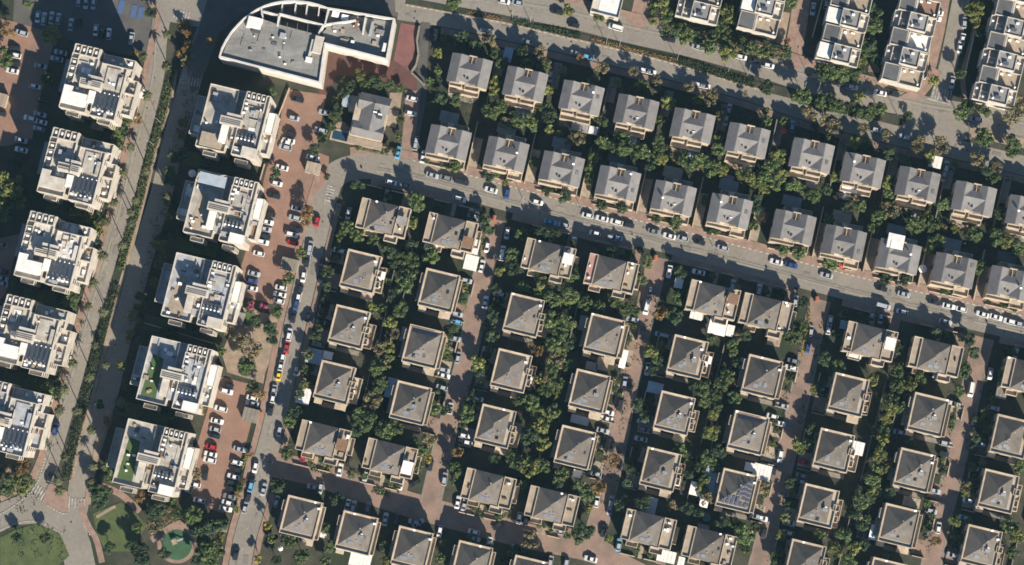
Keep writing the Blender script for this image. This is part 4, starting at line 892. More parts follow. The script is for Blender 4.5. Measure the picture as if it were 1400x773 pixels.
b = MB(); b.box(-5, 5, -6, 6, 0, 6); b.build('wall', M_apt, t); b = MB(); b.ring(-5, 5, -6, 6, 6, 6.8, .22); b.build('parapet', M_apt, t); b = MB(); b.box(-2.5, 4, -5.8, 3, 6, 6.1); b.build('roof_deck', M_white, t); windows(t, -5, 5, -6, 6, (1, 3.8), 'ESW')
# ------------------------------------------------------------------ vehicles
def car_meshes(L_, W_, zb, zr, cab, name):
    """cab = (windscreen foot, roof front, roof rear, rear foot) along x, front is +x"""
    b = MB(); hw = W_ / 2; st = [(-L_ / 2, .86, .45, zb - .16), (-L_ / 2 + .18, .95, .28, zb - .03), (-L_ / 2 + .7, 1, .22, zb), (L_ / 2 - 1.0, 1, .22, zb - .02), (L_ / 2 - .3, .94, .26, zb - .14), (L_ / 2, .8, .42, zb - .3)]
    rings = []
    for x, f, lo, hi in st:
        y = hw * f; r_ = [(x, -y * .93, lo), (x, -y, lo + .12), (x, -y, hi - .14), (x, -y * .9, hi), (x, y * .9, hi), (x, y, hi - .14), (x, y, lo + .12), (x, y * .93, lo)]
        rings.append(len(b.v)); b.v += r_
    for a, c in zip(rings, rings[1:]):
        for i in range(8): b.f.append((a + i, a + (i + 1) % 8, c + (i + 1) % 8, c + i))
    b.f.append(tuple(rings[0] + i for i in range(8))); b.f.append(tuple(rings[-1] + i for i in reversed(range(8))))
    xf, xr, xq, xb = cab; wb, wt = hw * .9, hw * .64
    cabp = [(xb, -wb, zb - .03), (xf, -wb, zb - .03), (xf, wb, zb - .03), (xb, wb, zb - .03), (xq, -wt, zr), (xr, -wt, zr), (xr, wt, zr), (xq, wt, zr)]
    b.hexa(cabp); V = [Vector(p) for p in cabp]
    def pane(a, c, d, e, nm):
        ce = (a + c + d + e) / 4; q = [ce + (p - ce) * .94 for p in (a, c, d, e)]; n = (c - a).cross(e - a).normalized()
        if n.dot(ce - Vector((sum(cab) / 4, 0, .9))) < 0: n = -n
        m = MB(); m.hexa([p + n * .004 for p in q] + [p + n * .022 for p in q]); return m.mesh(nm, M_glass)
    return dict(body=b, windscreen=pane(V[1], V[2], V[6], V[5], 'windscreen'), rear_window=pane(V[3], V[0], V[4], V[7], 'rear_window'),
                side=[pane(V[0], V[1], V[5], V[4], 'side_window'), pane(V[2], V[3], V[7], V[6], 'side_window')], L=L_, W=W_)
wb_ = MB(); wb_.tube([(0, -.1, 0), (0, .1, 0)], [.31, .31], 12); ME_wheel = wb_.mesh('wheel', M_tyre)
MODELS = dict(h=car_meshes(4.0, 1.7, .92, 1.5, (1.2, .3, -1.25, -1.85), 'h'), s=car_meshes(4.5, 1.76, .9, 1.46, (1.15, .2, -.85, -1.65), 's'),
              u=car_meshes(4.5, 1.84, 1.05, 1.72, (1.25, .4, -1.5, -2.1), 'u'), v=car_meshes(5.2, 1.98, 1.1, 2.05, (1.75, 1.2, -2.35, -2.5), 'v'))
PROTO = {}
def car_proto(model, k):
    if (model, k) in PROTO: return PROTO[model, k]
    M = MODELS[model]; PROTO[model, k] = dict(body=M['body'].mesh('body', PAINT[k])); return PROTO[model, k]
def make_car(loc, rz, model, k, name):
    t = empty(name, loc, rz); M = MODELS[model]; put(car_proto(model, k)['body'], 'body', t)
    put(M['windscreen'], 'windscreen', t); put(M['rear_window'], 'rear_window', t)
    for s in M['side']: put(s, 'side_window', t)
    for x in (M['L'] * .31, -M['L'] * .3):
        for y in (-1, 1): put(ME_wheel, 'wheel', t, (x, y * (M['W'] / 2 - .08), .31))
    return t
# zone: (phrase after "third vehicle from north", sort axis, default heading in degrees, z, cars as "crop x y colour[model][heading]")
ZONES = [
 ('in the asphalt car park at top left', 'x', 83, "A 200 90 w;A 232 100 s;A 272 95 s;A 308 100 s;A 375 130 s;A 420 130 k;A 507 160 w;A 540 172 k;A 575 180 w;A 695 205 s;A 418 5 s;A 455 15 w;A 495 20 w"),
 ("in the west row of the left edge's brick lot", 'y', -14, "A 115 175 wu;A 78 255 k;A 78 293 w;A 75 335 k;A 65 375 w;A 3 600 k"),
 ("in the east row of the left edge's brick lot", 'y', -14, "A 320 278 s;A 300 312 s;A 215 350 w;A 185 457 w;A 225 530 k;A 212 605 s;A 160 627 w;A 215 645 w;A 205 680 s;A 112 742 s;B 112 58 w;B 12 560 w;B 15 700 w;B 10 737 s;C 8 30 s"),
 ('in the west row of the upper brick lot', 'y', -14, "E 490 525 k;E 470 625 w;E 450 706 wu;E 442 745 w;F 432 20 w;F 425 45 s;F 408 152 w;F 380 236 w;F 365 300 w;F 343 397 k;F 330 440 w;F 320 477 s;F 313 515 k;F 305 545 w;F 285 606 w;F 260 712 s;F 250 750 b;G 246 55 w"),
 ('in the east row of the upper brick lot', 'y', -14, "E 635 595 s;E 612 690 s;F 570 100 w;F 490 368 s;F 477 418 s;F 486 478 w;F 458 505 w;F 465 550 r;G 402 52 w;G 396 88 w;G 390 122 w"),
 ('in the west row of the lower brick lot', 'y', -14, "G 122 568 k;G 115 600 w;G 85 692 wu;G 65 757 w;H 55 55 s;H 50 88 k;H 35 147 r;H 30 186 w;H 25 217 w;H 3 290 k 80;D 1030 347 w;D 985 375 s;D 1052 430 w"),
 ('in the east row of the lower brick lot', 'y', -14, "G 250 635 w;G 250 665 s;H 185 160 s;H 168 230 w;H 165 266 k;H 152 305 w;H 142 336 k;H 138 368 k;H 130 410 w;H 120 442 w;H 110 474 w"),
 ("along the west street's west kerb", 'y', 78, "F 558 572 s;F 550 610 w;F 540 645 k;F 522 728 w;G 503 65 k;G 497 95 w;G 483 142 b;G 468 205 k;G 447 300 w;G 432 370 r;G 412 427 w;G 403 463 w;G 393 510 y;G 365 600 s;G 362 632 w;G 348 695 k;H 268 255 w;H 248 325 k;H 243 362 c;H 232 402 k;H 214 468 w;H 165 712 k"),
 ("along the west street's east side", 'y', 76, "F 593 437 r;F 620 655 k;F 615 732 k;F 760 395 w 80;F 715 592 w -14;G 548 200 k;G 485 490 s;G 605 232 s -14;G 600 350 w -14;G 530 537 s;H 312 372 s;H 395 65 s;H 380 435 s"),
 ("along the long street's north kerb", 'x', -14.5, "J 120 193 w;J 190 207 g;J 275 226 kv;J 430 270 w;J 515 290 b 80;J 675 335 w;J 940 405 w;J 1017 421 w;J 1093 440 wu;N 75 455 k;N 210 490 w;N 290 514 w;N 362 526 s;N 450 546 k;N 573 577 s;N 855 650 w;N 935 668 b;N 1120 722 s;S 407 56 k;S 525 87 s;S 685 127 k;S 762 150 w;S 828 166 w;S 940 193 w;S 1012 208 w;S 1085 231 w;S 1142 246 w"),
 ("along the long street's shaded south kerb", 'x', -14.5, "F 985 230 w;F 1058 248 w;J 265 318 w;J 320 397 s 70;J 346 418 w 70;J 745 440 c;J 815 457 s;J 980 500 w;J 1066 522 s;J 868 548 w 80;N 10 522 s;N 445 705 w;S 415 150 wv;S 515 180 w;S 745 233 s;S 355 207 s 80;S 402 212 s 80;O 625 40 s 80;O 765 65 s 80"),
 ('on the upper side of the bottom brick street', 'x', 78, "H 520 195 r;H 715 268 w;H 850 300 s;H 1037 342 w;H 1110 340 k 30;L 255 440 w;L 290 452 s;L 482 492 w;L 580 525 w;L 617 532 w;L 800 582 w;P 25 665 s"),
 ('on the lower side of the bottom brick street', 'x', 78, "H 575 360 s -14;H 612 366 w;H 755 458 w;H 785 465 s;H 862 470 g;H 955 530 s;H 1015 525 w;H 1110 545 s -14;L 160 595 w;L 340 597 w -14;L 340 632 s -14;L 420 658 w;L 465 562 k 40;L 548 695 c;L 745 752 w;L 828 766 w;L 957 740 w -14"),
 ("along the first brick lane's west side", 'y', 79, "J 410 572 w;J 382 672 w;K 300 15 s -14;K 250 192 s -14;K 248 232 c -14;K 235 320 s -14;K 257 420 s;K 182 488 s -14;K 180 517 w -14;K 170 580 s -14;K 215 690 w;L 110 245 k;L 45 550 s 30"),
 ("along the first brick lane's east side", 'y', 79, "J 515 500 w;J 490 605 wv;K 400 130 w;K 475 87 s -14;K 455 205 s -14;K 415 380 s -14;K 360 640 w -14;L 290 90 w -14;L 310 126 w -14;L 185 317 s"),
 ("along the second brick lane's west side", 'y', 79, "O 55 50 w 78;O 190 70 s;O 170 155 wv;O 95 220 s -14;O 55 552 s;O 30 665 kv;K 1050 712 w -14;K 1040 745 w -14;L 1022 62 s -14;L 1070 148 k;L 985 290 s -14;L 990 437 w"),
 ("along the second brick lane's east side", 'y', 79, "N 290 702 w;O 245 300 s -14;O 282 310 s -14;O 175 482 w;O 150 762 s -14;P 155 56 w -14;P 140 106 w -14;P 75 350 s -14;L 1065 440 s;L 1058 476 w;L 1025 590 k;L 1105 665 c"),
 ("along the third brick lane's west side", 'y', 79, "O 957 122 s;O 1040 280 s;O 1022 370 b;O 945 440 w -14;O 935 476 w -14;O 885 676 s -14;O 835 732 w -14;P 870 22 w -14;P 878 195 w;P 845 262 k;P 752 515 s -14;P 780 524 w -14;P 790 602 k"),
 ("along the third brick lane's east side", 'y', 79, "S 135 230 w;S 128 270 w;S 95 590 s;P 1002 226 r -14;P 990 300 w -14;P 985 332 s -14;P 925 547 w -14;P 918 602 s -14"),
 ("along the fourth brick lane's west side", 'y', 79, "S 880 590 wv;S 797 670 w -14;S 545 640 s;T 745 130 s -14;T 733 182 w -14;T 685 380 s -14;T 670 487 s -14;T 708 575 w;T 500 70 s -14"),
 ("along the fourth brick lane's east side", 'y', 79, "S 982 508 w;S 1000 690 s -14;S 895 752 w;S 1118 395 s;T 935 135 s -14;T 915 267 s -14;T 867 432 w -14;T 845 522 s -14;T 840 552 b -14;T 785 720 s -14"),
 ("on the upper avenue's north carriageway", 'x', -14, "I 500 8 w;I 570 16 w;I 780 62 k;I 868 132 k;I 1090 145 wv;M 288 207 wu;M 440 250 s;M 670 303 w;M 740 317 k;M 815 348 w;M 1045 397 k;Q 252 462 w;Q 400 492 w;Q 467 496 k;Q 905 632 s;Q 180 440 k"),
 ("on the upper avenue's shaded south carriageway", 'x', -14, "I 410 165 wv;I 620 222 w;I 880 282 s;I 940 302 c;M 145 370 w;M 187 380 w;M 430 446 w;M 476 455 w;Q 380 688 s;Q 532 726 s"),
 ('in the driveways behind the back gabled row', 'x', 78, "I 135 185 w;I 745 405 w;M 605 580 s;M 590 635 s;M 940 668 c;R 748 150 s;R 738 197 s"),
 ('on the side lanes between the terraced rows', 'y', 80, "Q 45 48 s;Q 700 67 w -14;Q 690 97 w -14;Q 612 402 w -14;Q 835 210 w;Q 822 247 w;Q 845 120 s;Q 780 436 s;M 1120 18 s"),
 ('in the drive east of the detached villa', 'y', 78, "E 1095 522 w -14;E 1090 600 w -14;F 1022 72 c;F 1115 30 s;J 72 95 w;I 35 752 s"),
 ('on the palm boulevard near the roundabout', 'y', 75, "D 262 312 k;D 294 52 b"),
]
crnd = random.Random(5)
for phrase, ax, hd, spec in ZONES:
    lst = []
    for tok in spec.split(';'):
        a = tok.split(); x, y = K(a[0], float(a[1]), float(a[2])); lst.append((x, y, a[3][0], a[3][1:] or '', float(a[4]) if len(a) > 4 else hd))
    lst.sort(key=lambda c: c[0] if ax == 'x' else c[1])
    for i, (x, y, k, mdl, h) in enumerate(lst):
        mdl = mdl or crnd.choice('hhsshu'); k = crnd.choice('ssgk') if k == 'w' and crnd.random() < .22 else k; q = P(x, y, .8); van = mdl == 'v'
        t = make_car((q.x, q.y, (.165 if 'lot' not in phrase else .14)), R(h + (180 if crnd.random() < .5 else 0) + crnd.uniform(-2, 2)), mdl, k, 'parked_van' if van else 'parked_car')
        tag(t, f"{CNAME[k]} {'van' if van else 'car'}, {ORD[i+1]} vehicle from {'west' if ax == 'x' else 'north'} {phrase}", 'van' if van else 'car', f"vehicles {phrase}")

# ------------------------------------------------------------------ free-standing roofs, sheds, small structures
def nearest(p, skip=None):
    d, ref, pt = min(((Vector((p.x, p.y, 0)) - q).length, r_, q) for q, r_ in [(a, b_) for a, b_ in LAND] for _ in (0,)) if False else min(((Vector((p.x, p.y, 0)) - a).length, b_, (a.x, a.y)) for a, b_ in LAND)
    a = math.degrees(math.atan2(p.x - pt[0], p.y - pt[1])) % 360
    return ['north', 'northeast', 'east', 'southeast', 'south', 'southwest', 'west', 'northwest'][int((a + 22.5) // 45) % 8], ref, d
PEND = []      # (object, description, category, group, size): labels are settled at the end so that twins can be told apart
def pend(o, desc, cat, group, size, p, zone=None): PEND.append((o, desc, cat, group, size, Vector((p.x, p.y, 0)), zone))
def canopy(c, x, y, w_, d_, m, txt, z=2.7, ang=-13.5, solid=False):
    q = P(*K(c, x, y), z); t = empty('shed' if solid else 'carport', (q.x, q.y, 0), R(ang)); W, D = w_ / 3.8667 / 4, d_ / 3.8667 / 4
    b = MB(); b.box(-W / 2, W / 2, -D / 2, D / 2, z, z + .14); nr = max(2, int(W / 1.1))
    for i in range(1, nr): b.box(-W / 2 + W * i / nr - .05, -W / 2 + W * i / nr + .05, -D / 2 + .02, D / 2 - .02, z + .14, z + .22)
    b.build('roof', m, t)
    if solid:
        b = MB(); b.box(-W / 2 + .15, W / 2 - .15, -D / 2 + .15, D / 2 - .15, 0, z - .002); b.build('wall', M_cream, t); put(ME_door, 'door', t, (0, -D / 2 + .12, 0))
    else:
        for sx in (-1, 1):
            for sy in (-1, 1):
                b = MB(); b.cyl((sx * (W / 2 - .15), sy * (D / 2 - .15)), .07, .07, 0, z - .002, 8); b.build('post', M_metal, t)
    pend(t, txt, 'shed' if solid else 'carport', None, W * D, q)
for a in [('G', 580, 415, 85, 80, M_bluegrey, 'pale blue-grey carport'), ('G', 648, 410, 56, 42, M_white, 'small white carport'), ('G', 522, 625, 72, 85, M_white, 'white carport'), ('G', 985, 582, 55, 105, M_bluegrey, 'long light blue carport'),
          ('J', 332, 568, 72, 80, M_white, 'white flat awning', 3.4), ('J', 325, 655, 72, 80, M_white, 'white flat awning', 3.0), ('J', 112, 570, 70, 34, M_white, 'narrow white awning', 4), ('N', 435, 190, 60, 60, M_white, 'white square awning') if False else ('O', 435, 190, 66, 62, M_white, 'white square awning', 4),
          ('O', 548, 248, 92, 108, M_fabric, 'large cream awning', 4), ('O', 612, 280, 40, 60, M_white, 'small white awning', 3.4), ('O', 340, 30, 44, 50, M_white, 'small white shed roof', 2.5), ('O', 215, 582, 82, 58, M_bluegrey, 'blue-grey carport'),
          ('K', 962, 467, 62, 42, M_greysheet, 'small grey awning'), ('K', 918, 240, 44, 80, M_greysheet, 'long grey awning'), ('K', 900, 752, 96, 44, M_bluegrey, 'blue-grey carport'), ('G', 1058, 300, 44, 78, M_greysheet, 'grey awning'),
          ('K', 60, 800, 1, 1, M_white, 'x') if False else ('P', 502, 330, 62, 200, M_bluegrey, 'long pale blue awning', 3.2), ('P', 440, 372, 80, 70, M_fabric, 'cream garden awning', 2.8), ('P', 476, 432, 44, 70, M_fabric, 'narrow cream awning', 2.9),
          ('P', 780, 285, 95, 88, M_white, 'large white awning', 3), ('P', 720, 255, 60, 44, M_white, 'small white awning', 3.1), ('P', 275, 727, 96, 62, M_white, 'white carport'), ('P', 352, 760, 34, 60, M_white, 'narrow white carport'), ('P', 190, 470, 60, 110, M_bluegrey, 'blue-grey garden awning'), ('P', 135, 490, 50, 50, M_bluegrey, 'small blue-grey awning'),
          ('P', 470, 575, 60, 34, M_greysheet, 'small grey awning'), ('T', 280, 155, 66, 70, M_white, 'bright white awning', 4), ('H', 740, 668, 84, 56, M_white, 'white terrace awning', 4), ('H', 825, 735, 112, 96, M_white, 'big white terrace awning', 3), ('H', 630, 605, 36, 46, M_white, 'small white awning', 3),
          ('I', 520, 290, 48, 78, M_bluegrey, 'blue-grey carport'), ('I', 905, 665, 92, 66, M_greysheet, 'grey awning'), ('I', 968, 690, 50, 42, M_white, 'small white awning'), ('I', 615, 592, 54, 40, M_greysheet, 'small grey awning'), ('I', 545, 540, 74, 44, M_white, 'white awning'), ('E', 750, 535, 46, 66, M_bluegrey, 'blue-grey carport'),
          ('R', 692, 122, 66, 64, M_white, 'whitish shed roof'), ('R', 240, 262, 84, 50, M_fabric, 'cream awning', 3), ('M', 840, 12, 84, 44, M_white, 'white sheet roof', 4), ('R', 812, 402, 60, 90, M_stone, 'beige terrace awning', 3), ('O', 685, 455, 46, 60, M_bluegrey, 'pale blue awning'), ('N', 600, 225, 56, 66, M_gdeck, 'dark grey awning'),
          ('T', 620, 20, 1, 1, M_white, 'x') if False else ('S', 205, 248, 34, 46, M_bluegrey, 'small blue-grey awning'), ('S', 262, 408, 78, 30, M_white, 'long white awning', 3.6), ('S', 718, 520, 78, 34, M_white, 'long white awning', 3.6), ('S', 1040, 612, 56, 56, M_conc, 'pale flat carport'), ('K', 1130, 430, 34, 96, M_fabric, 'narrow cream awning'),
          ('K', 1020, 455, 60, 70, M_stone, 'beige carport'), ('L', 885, 290, 44, 40, M_fabric, 'small cream awning'), ('O', 845, 325, 70, 70, M_stone, 'beige garden awning'), ('T', 565, 440, 90, 50, M_stone, 'beige carport'), ('T', 365, 600, 40, 80, M_fabric, 'cream poolside awning'), ('T', 405, 585, 36, 40, M_bluegrey, 'small blue-grey awning')]:
    canopy(*a)
for a in [('F', 572, 155, 78, 62, M_stone, 'square beige-roofed utility shed', 2.6), ('F', 448, 665, 90, 66, M_conc, 'pale-roofed utility shed', 2.6), ('G', 243, 727, 84, 72, M_conc, 'flat grey-roofed utility shed', 2.6), ('H', 90, 565, 62, 60, M_conc, 'flat-roofed electricity shed', 2.4), ('C', 50, 228, 1, 1, M_conc, 'x') if False else ('G', 52, 235, 92, 70, M_stone, 'brown-roofed shed', 5),
          ('A', 10, 530, 50, 70, M_stone, 'beige-roofed shed', 2.6), ('A', 515, 668, 70, 42, M_stone, 'beige stone shed', 2.2), ('G', 180, 212, 54, 62, M_gdeck, 'dark-roofed park shelter', 2.6)]:
    canopy(*a, solid=True)
# bus shelter
q = P(*K('A', 750, 492), 2.4); t = empty('bus_shelter', (q.x, q.y, 0), R(-13)); b = MB(); b.box(-.9, .9, -1.8, 1.8, 2.4, 2.55); b.build('roof', M_white, t); b = MB(); b.box(-.85, -.75, -1.7, 1.7, .1, 2.4); b.build('back_panel', M_glass, t)
for y in (-1.6, 1.6): b = MB(); b.cyl((.7, y), .06, .06, 0, 2.4, 8); b.build('post', M_metal, t)
b = MB(); b.box(-.6, -.15, -1.4, 1.4, .42, .5); b.box(-.5, -.3, -1.3, -1.2, 0, .42); b.box(-.5, -.3, 1.2, 1.3, 0, .42); b.build('bench', M_metal, t); tag(t, "white-roofed bus shelter on the palm boulevard's west pavement", 'bus shelter')
# pools
def pool(x, y, w_, d_, txt, m=M_pool):
    q = P(x, y, 0); t = empty('swimming_pool', (q.x, q.y, 0), R(-13.5)); b = MB(); b.ring(-w_ / 2 - .6, w_ / 2 + .6, -d_ / 2 - .6, d_ / 2 + .6, 0, .3, .6); b.build('rim', M_stone, t)
    b = MB(); b.box(-w_ / 2, w_ / 2, -d_ / 2, d_ / 2, 0, .18); b.build('water', m, t); tag(t, txt, 'pool')
pool(*K('T', 318, 580), 3.4, 6.0, 'dark blue garden pool with pale rim, west of a fourth lane house')
pool(*K('E', 720, 720), 6.0, 3.0, 'dark rectangular pool southwest of the detached villa')
# trampoline, parasols
def parasol(x, y, r, m, txt, z=2.3):
    q = P(x, y, z); t = empty('parasol', (q.x, q.y, 0)); b = MB(); k = 8; n0 = len(b.v)
    b.v += [(r * math.cos(i * math.tau / k), r * math.sin(i * math.tau / k), z) for i in range(k)] + [(0, 0, z + .55)]
    for i in range(k): b.f.append((i, (i + 1) % k, k))
    b.f.append(tuple(reversed(range(k)))); b.build('canopy', m, t); b = MB(); b.cyl((0, 0), .03, .03, .05, z + .5, 8); b.build('pole', M_metal, t); b = MB(); b.cyl((0, 0), .3, .25, 0, .1, 10); b.build('base', M_conc, t); tag(t, txt, 'parasol')
parasol(*K('R', 625, 687), 1.5, M_fabric, 'round white parasol beside the ninth front gabled house')
parasol(*K('B', 1016, 183), 1.4, M_fabric, 'round white parasol west of the cream terraced apartment block')
parasol(*K('M', 895, 692), 1.3, M_redc, 'round red parasol in the yard behind the back gabled row')
parasol(*K('R', 200, 665), 1.4, M_redc, 'dark red parasol by the long street beside the eighth front gabled house')
parasol(*K('Q', 297, 240), 1.2, M_orange, 'orange parasol on the east edge of the third terraced row')
parasol(*K('H', 400, 685), .9, M_fabric, 'cream parasol beside the west street near the bottom edge')
q = P(*K('P', 486, 520)); t = empty('trampoline', (q.x, q.y, 0)); b = MB(); b.cyl((0, 0), 1.5, 1.5, .7, .76, 18); b.build('mat', M_teal, t)
for i in range(4): b = MB(); b.cyl((1.4 * math.cos(i * 1.57 + .7), 1.4 * math.sin(i * 1.57 + .7)), .04, .04, 0, .7, 6); b.build('leg', M_metal, t)
tag(t, 'teal trampoline in the back garden beyond the third lane', 'trampoline')
# street cabinets and bins
for (c, x, y, m, nm, txt) in [('J', 447, 418, M_orange, 'street_cabinet', "orange cabinet at the first lane's northern mouth"), ('N', 217, 628, M_orange, 'street_cabinet', "orange cabinet at the second lane's northern mouth"),
        ('O', 1070, 112, M_orange, 'street_cabinet', "orange cabinet at the third lane's northern mouth"), ('G', 291, 722, M_orange, 'street_cabinet', 'orange cabinet beside the lower brick lot entrance'), ('P', 840, 720, M_yel, 'recycling_bin', "yellow-green bin beside the third lane near the bottom edge"), ('O', 640, 552, M_orange, 'street_cabinet', 'orange-red garden cabinet west of a third lane house')]:
    q = P(*K(c, x, y), 1.5); t = empty(nm, (q.x, q.y, 0), R(-13)); b = MB(); b.box(-.55, .55, -.9, .9, .05, 1.45); b.build('body', m, t); b = MB(); b.hexa([(-.6, -.95, 1.45), (.6, -.95, 1.45), (.6, .95, 1.45), (-.6, .95, 1.45), (-.3, -.9, 1.65), (.3, -.9, 1.65), (.3, .9, 1.65), (-.3, .9, 1.65)]); b.build('lid', m, t)
    tag(t, txt, 'cabinet' if 'cab' in nm else 'bin')
# playground
q = P(*K('D', 925, 650)); t = empty('playground_frame', (q.x, q.y, 0), R(20)); b = MB(); b.box(-.9, .9, -.9, .9, 1.4, 1.5); b.build('platform', M_stone, t)
for sx in (-.85, .85):
    for sy in (-.85, .85): b = MB(); b.cyl((sx, sy), .06, .06, 0, 2.6, 8); b.build('post', M_metal, t)
b = MB(); b.hexa([(.9, -.35, 1.42), (3.2, -.35, .2), (3.2, .35, .2), (.9, .35, 1.42), (.9, -.35, 1.5), (3.2, -.35, .28), (3.2, .35, .28), (.9, .35, 1.5)]); b.build('slide', M_metal, t); tag(t, 'small play frame with slide on the green round playground', 'play frame')

# ------------------------------------------------------------------ street lamps
def lamp_meshes():
    a = MB(); a.tube([(0, 0, 0), (0, 0, .4), (0, 0, 8.2)], [.13, .1, .06], 8); c = MB(); c.tube([(0, 0, 8.1), (.5, 0, 8.5), (1.7, 0, 8.6)], [.05, .045, .04], 6); d = MB(); d.hexa([(1.5, -.16, 8.5), (2.3, -.12, 8.5), (2.3, .12, 8.5), (1.5, .16, 8.5), (1.5, -.14, 8.64), (2.3, -.08, 8.6), (2.3, .08, 8.6), (1.5, .14, 8.64)])
    return a.mesh('pole', M_metal), c.mesh('arm', M_metal), d.mesh('lamp_head', M_conc)
LM = lamp_meshes()
LAMPS = [(c, x, y, rz, z) for z, rows in (('on the upper avenue', [('I', 545, 95, 75), ('I', 640, 120, 75), ('I', 1040, 230, 75), ('I', 1110, 240, 75), ('M', 330, 318, 75), ('M', 600, 380, 75), ('M', 700, 400, 75), ('M', 990, 490, 75), ('Q', 60, 490, 75), ('Q', 160, 505, 75), ('Q', 490, 610, 75)]),
                                   ('on the palm boulevard', [('A', 850, 650, 160), ('A', 812, 768, 160), ('B', 778, 155, 160), ('C', 575, 180, 160), ('D', 345, 215, 160), ('D', 308, 340, 160)]),
                                   ('along the long street', [('J', 445, 285, -105), ('J', 600, 320, -105), ('N', 520, 570, -105), ('S', 560, 110, -105), ('G', 520, 400, -10), ('J', 905, 368, -105)])) for c, x, y, rz in rows]
cnt = {}
for c, x, y, rz, z in LAMPS:
    q = P(*K(c, x, y)); t = empty('street_lamp', (q.x, q.y, .1), R(rz))
    for me, nm in zip(LM, ('pole', 'arm', 'lamp_head')): put(me, nm, t)
    cnt[z] = cnt.get(z, 0) + 1; n = cnt[z]
    tag(t, f"slim grey street lamp with a side arm, {ORD[n]} from {'north' if 'palm' in z else 'west'} {z}", 'street lamp', 'street lamps')

# ------------------------------------------------------------------ trees
def crown_mesh(nm, seed, lobes, leaves, key, size, flat=.8, spread=.74, lobe_r=.35, only=1.0):
    r = random.Random(seed); b = MB(); C_ = []
    for i in range(lobes):
        a = r.uniform(0, math.tau); d = spread * math.sqrt(r.random()); C_.append((d * math.cos(a), d * math.sin(a), r.uniform(-.3, .45) * flat * (1.15 - d), lobe_r * r.uniform(.65, 1.2)))
    for (x, y, z, rr) in C_:
        for _ in range(leaves):
            v = Vector((r.gauss(0, 1), r.gauss(0, 1), r.gauss(0, 1))).normalized(); v.z = abs(v.z) * (1 if r.random() < .75 else -1); p = Vector((x, y, z)) + Vector((v.x, v.y, v.z * flat)) * rr * r.uniform(.72, 1.08)
            n = (v + Vector((r.uniform(-.8, .8), r.uniform(-.8, .8), r.uniform(-.4, .8)))).normalized(); u = n.orthogonal().normalized(); u.rotate(Matrix.Rotation(r.uniform(0, 6.3), 3, n)); w_ = n.cross(u); s = size * r.uniform(.6, 1.3)
            b.quad(p - u * s, p - w_ * s * .55, p + u * s, p + w_ * s * .55)
    me = bpy.data.meshes.new('crown'); me.from_pydata(b.v, [], b.f); me.materials.append(LEAF[key]); return me
def trunk_mesh(seed, bare=0):
    r = random.Random(seed); b = MB(); b.tube([(0, 0, 0), (r.uniform(-.03, .03), r.uniform(-.03, .03), .35), (r.uniform(-.05, .05), 0, .7)], [.055, .045, .03], 7)
    for i in range(5 + bare):
        a = r.uniform(0, math.tau); d = r.uniform(.25, .55); z = r.uniform(.3, .6); b.tube([(0, 0, z), (d * .5 * math.cos(a), d * .5 * math.sin(a), z + .16), (d * math.cos(a), d * math.sin(a), z + .3)], [.028, .02, .008], 5)
    return b.mesh('trunk', M_trunk)
# unit tree: crown radius about 1, crown centre at z = 0 (placed), trunk 0..0.7 scaled by height
CROWNS = {}
for key, (lb, lv, sz) in dict(g=(15, 54, .15), d=(15, 54, .15), y=(13, 54, .15), o=(13, 44, .13), b=(11, 44, .13), Y=(8, 50, .16), p=(8, 50, .14)).items():
    CROWNS[key] = [crown_mesh('crown', 100 * len(CROWNS) + i, lb, lv, key, sz) for i in range(4)]
TRUNKS = [trunk_mesh(i) for i in range(4)]
KIND = dict(g=('leafy_tree', 'green tree', 'tree'), d=('dark_green_tree', 'dark green tree', 'tree'), y=('yellowing_tree', 'yellow-green tree', 'tree'), o=('dull_olive_tree', 'dull olive tree', 'tree'), b=('autumn_tree', 'brownish tree', 'tree'), Y=('yellow_shrub', 'bright yellow shrub', 'shrub'), p=('flowering_shrub', 'pink flowering shrub', 'shrub'))  # d trees are plain dark green garden trees, set apart by tone only
trnd = random.Random(3)
def tree(px, py, r, key):
    r = max(1.1, r * .25 * 1.02); small = r < 1.9; h = r * trnd.uniform(1.5, 2.0) + (.2 if small else 1.4)
    q = P(px, py, h * .6); t = empty(('shrub' if small and key in 'gdy' else KIND[key][0]), (q.x, q.y, 0), trnd.uniform(0, 6.28)); i = trnd.randrange(4)
    cr = put(CROWNS[key][i], 'crown', t, (0, 0, h - r * .62)); cr.scale = (r, r * trnd.uniform(.85, 1.1), r * trnd.uniform(.85, 1.15)); tk = put(TRUNKS[trnd.randrange(4)], 'trunk', t); tk.scale = (r * .9, r * .9, h * .9)
    d_ = KIND[key][1]; c_ = KIND[key][2]
    if small and key in 'gdy': d_ = d_.replace('tree', 'shrub'); c_ = 'shrub'
    pend(t, d_, c_, 'garden and street trees' if c_ == 'tree' else 'garden shrubs', r, q)
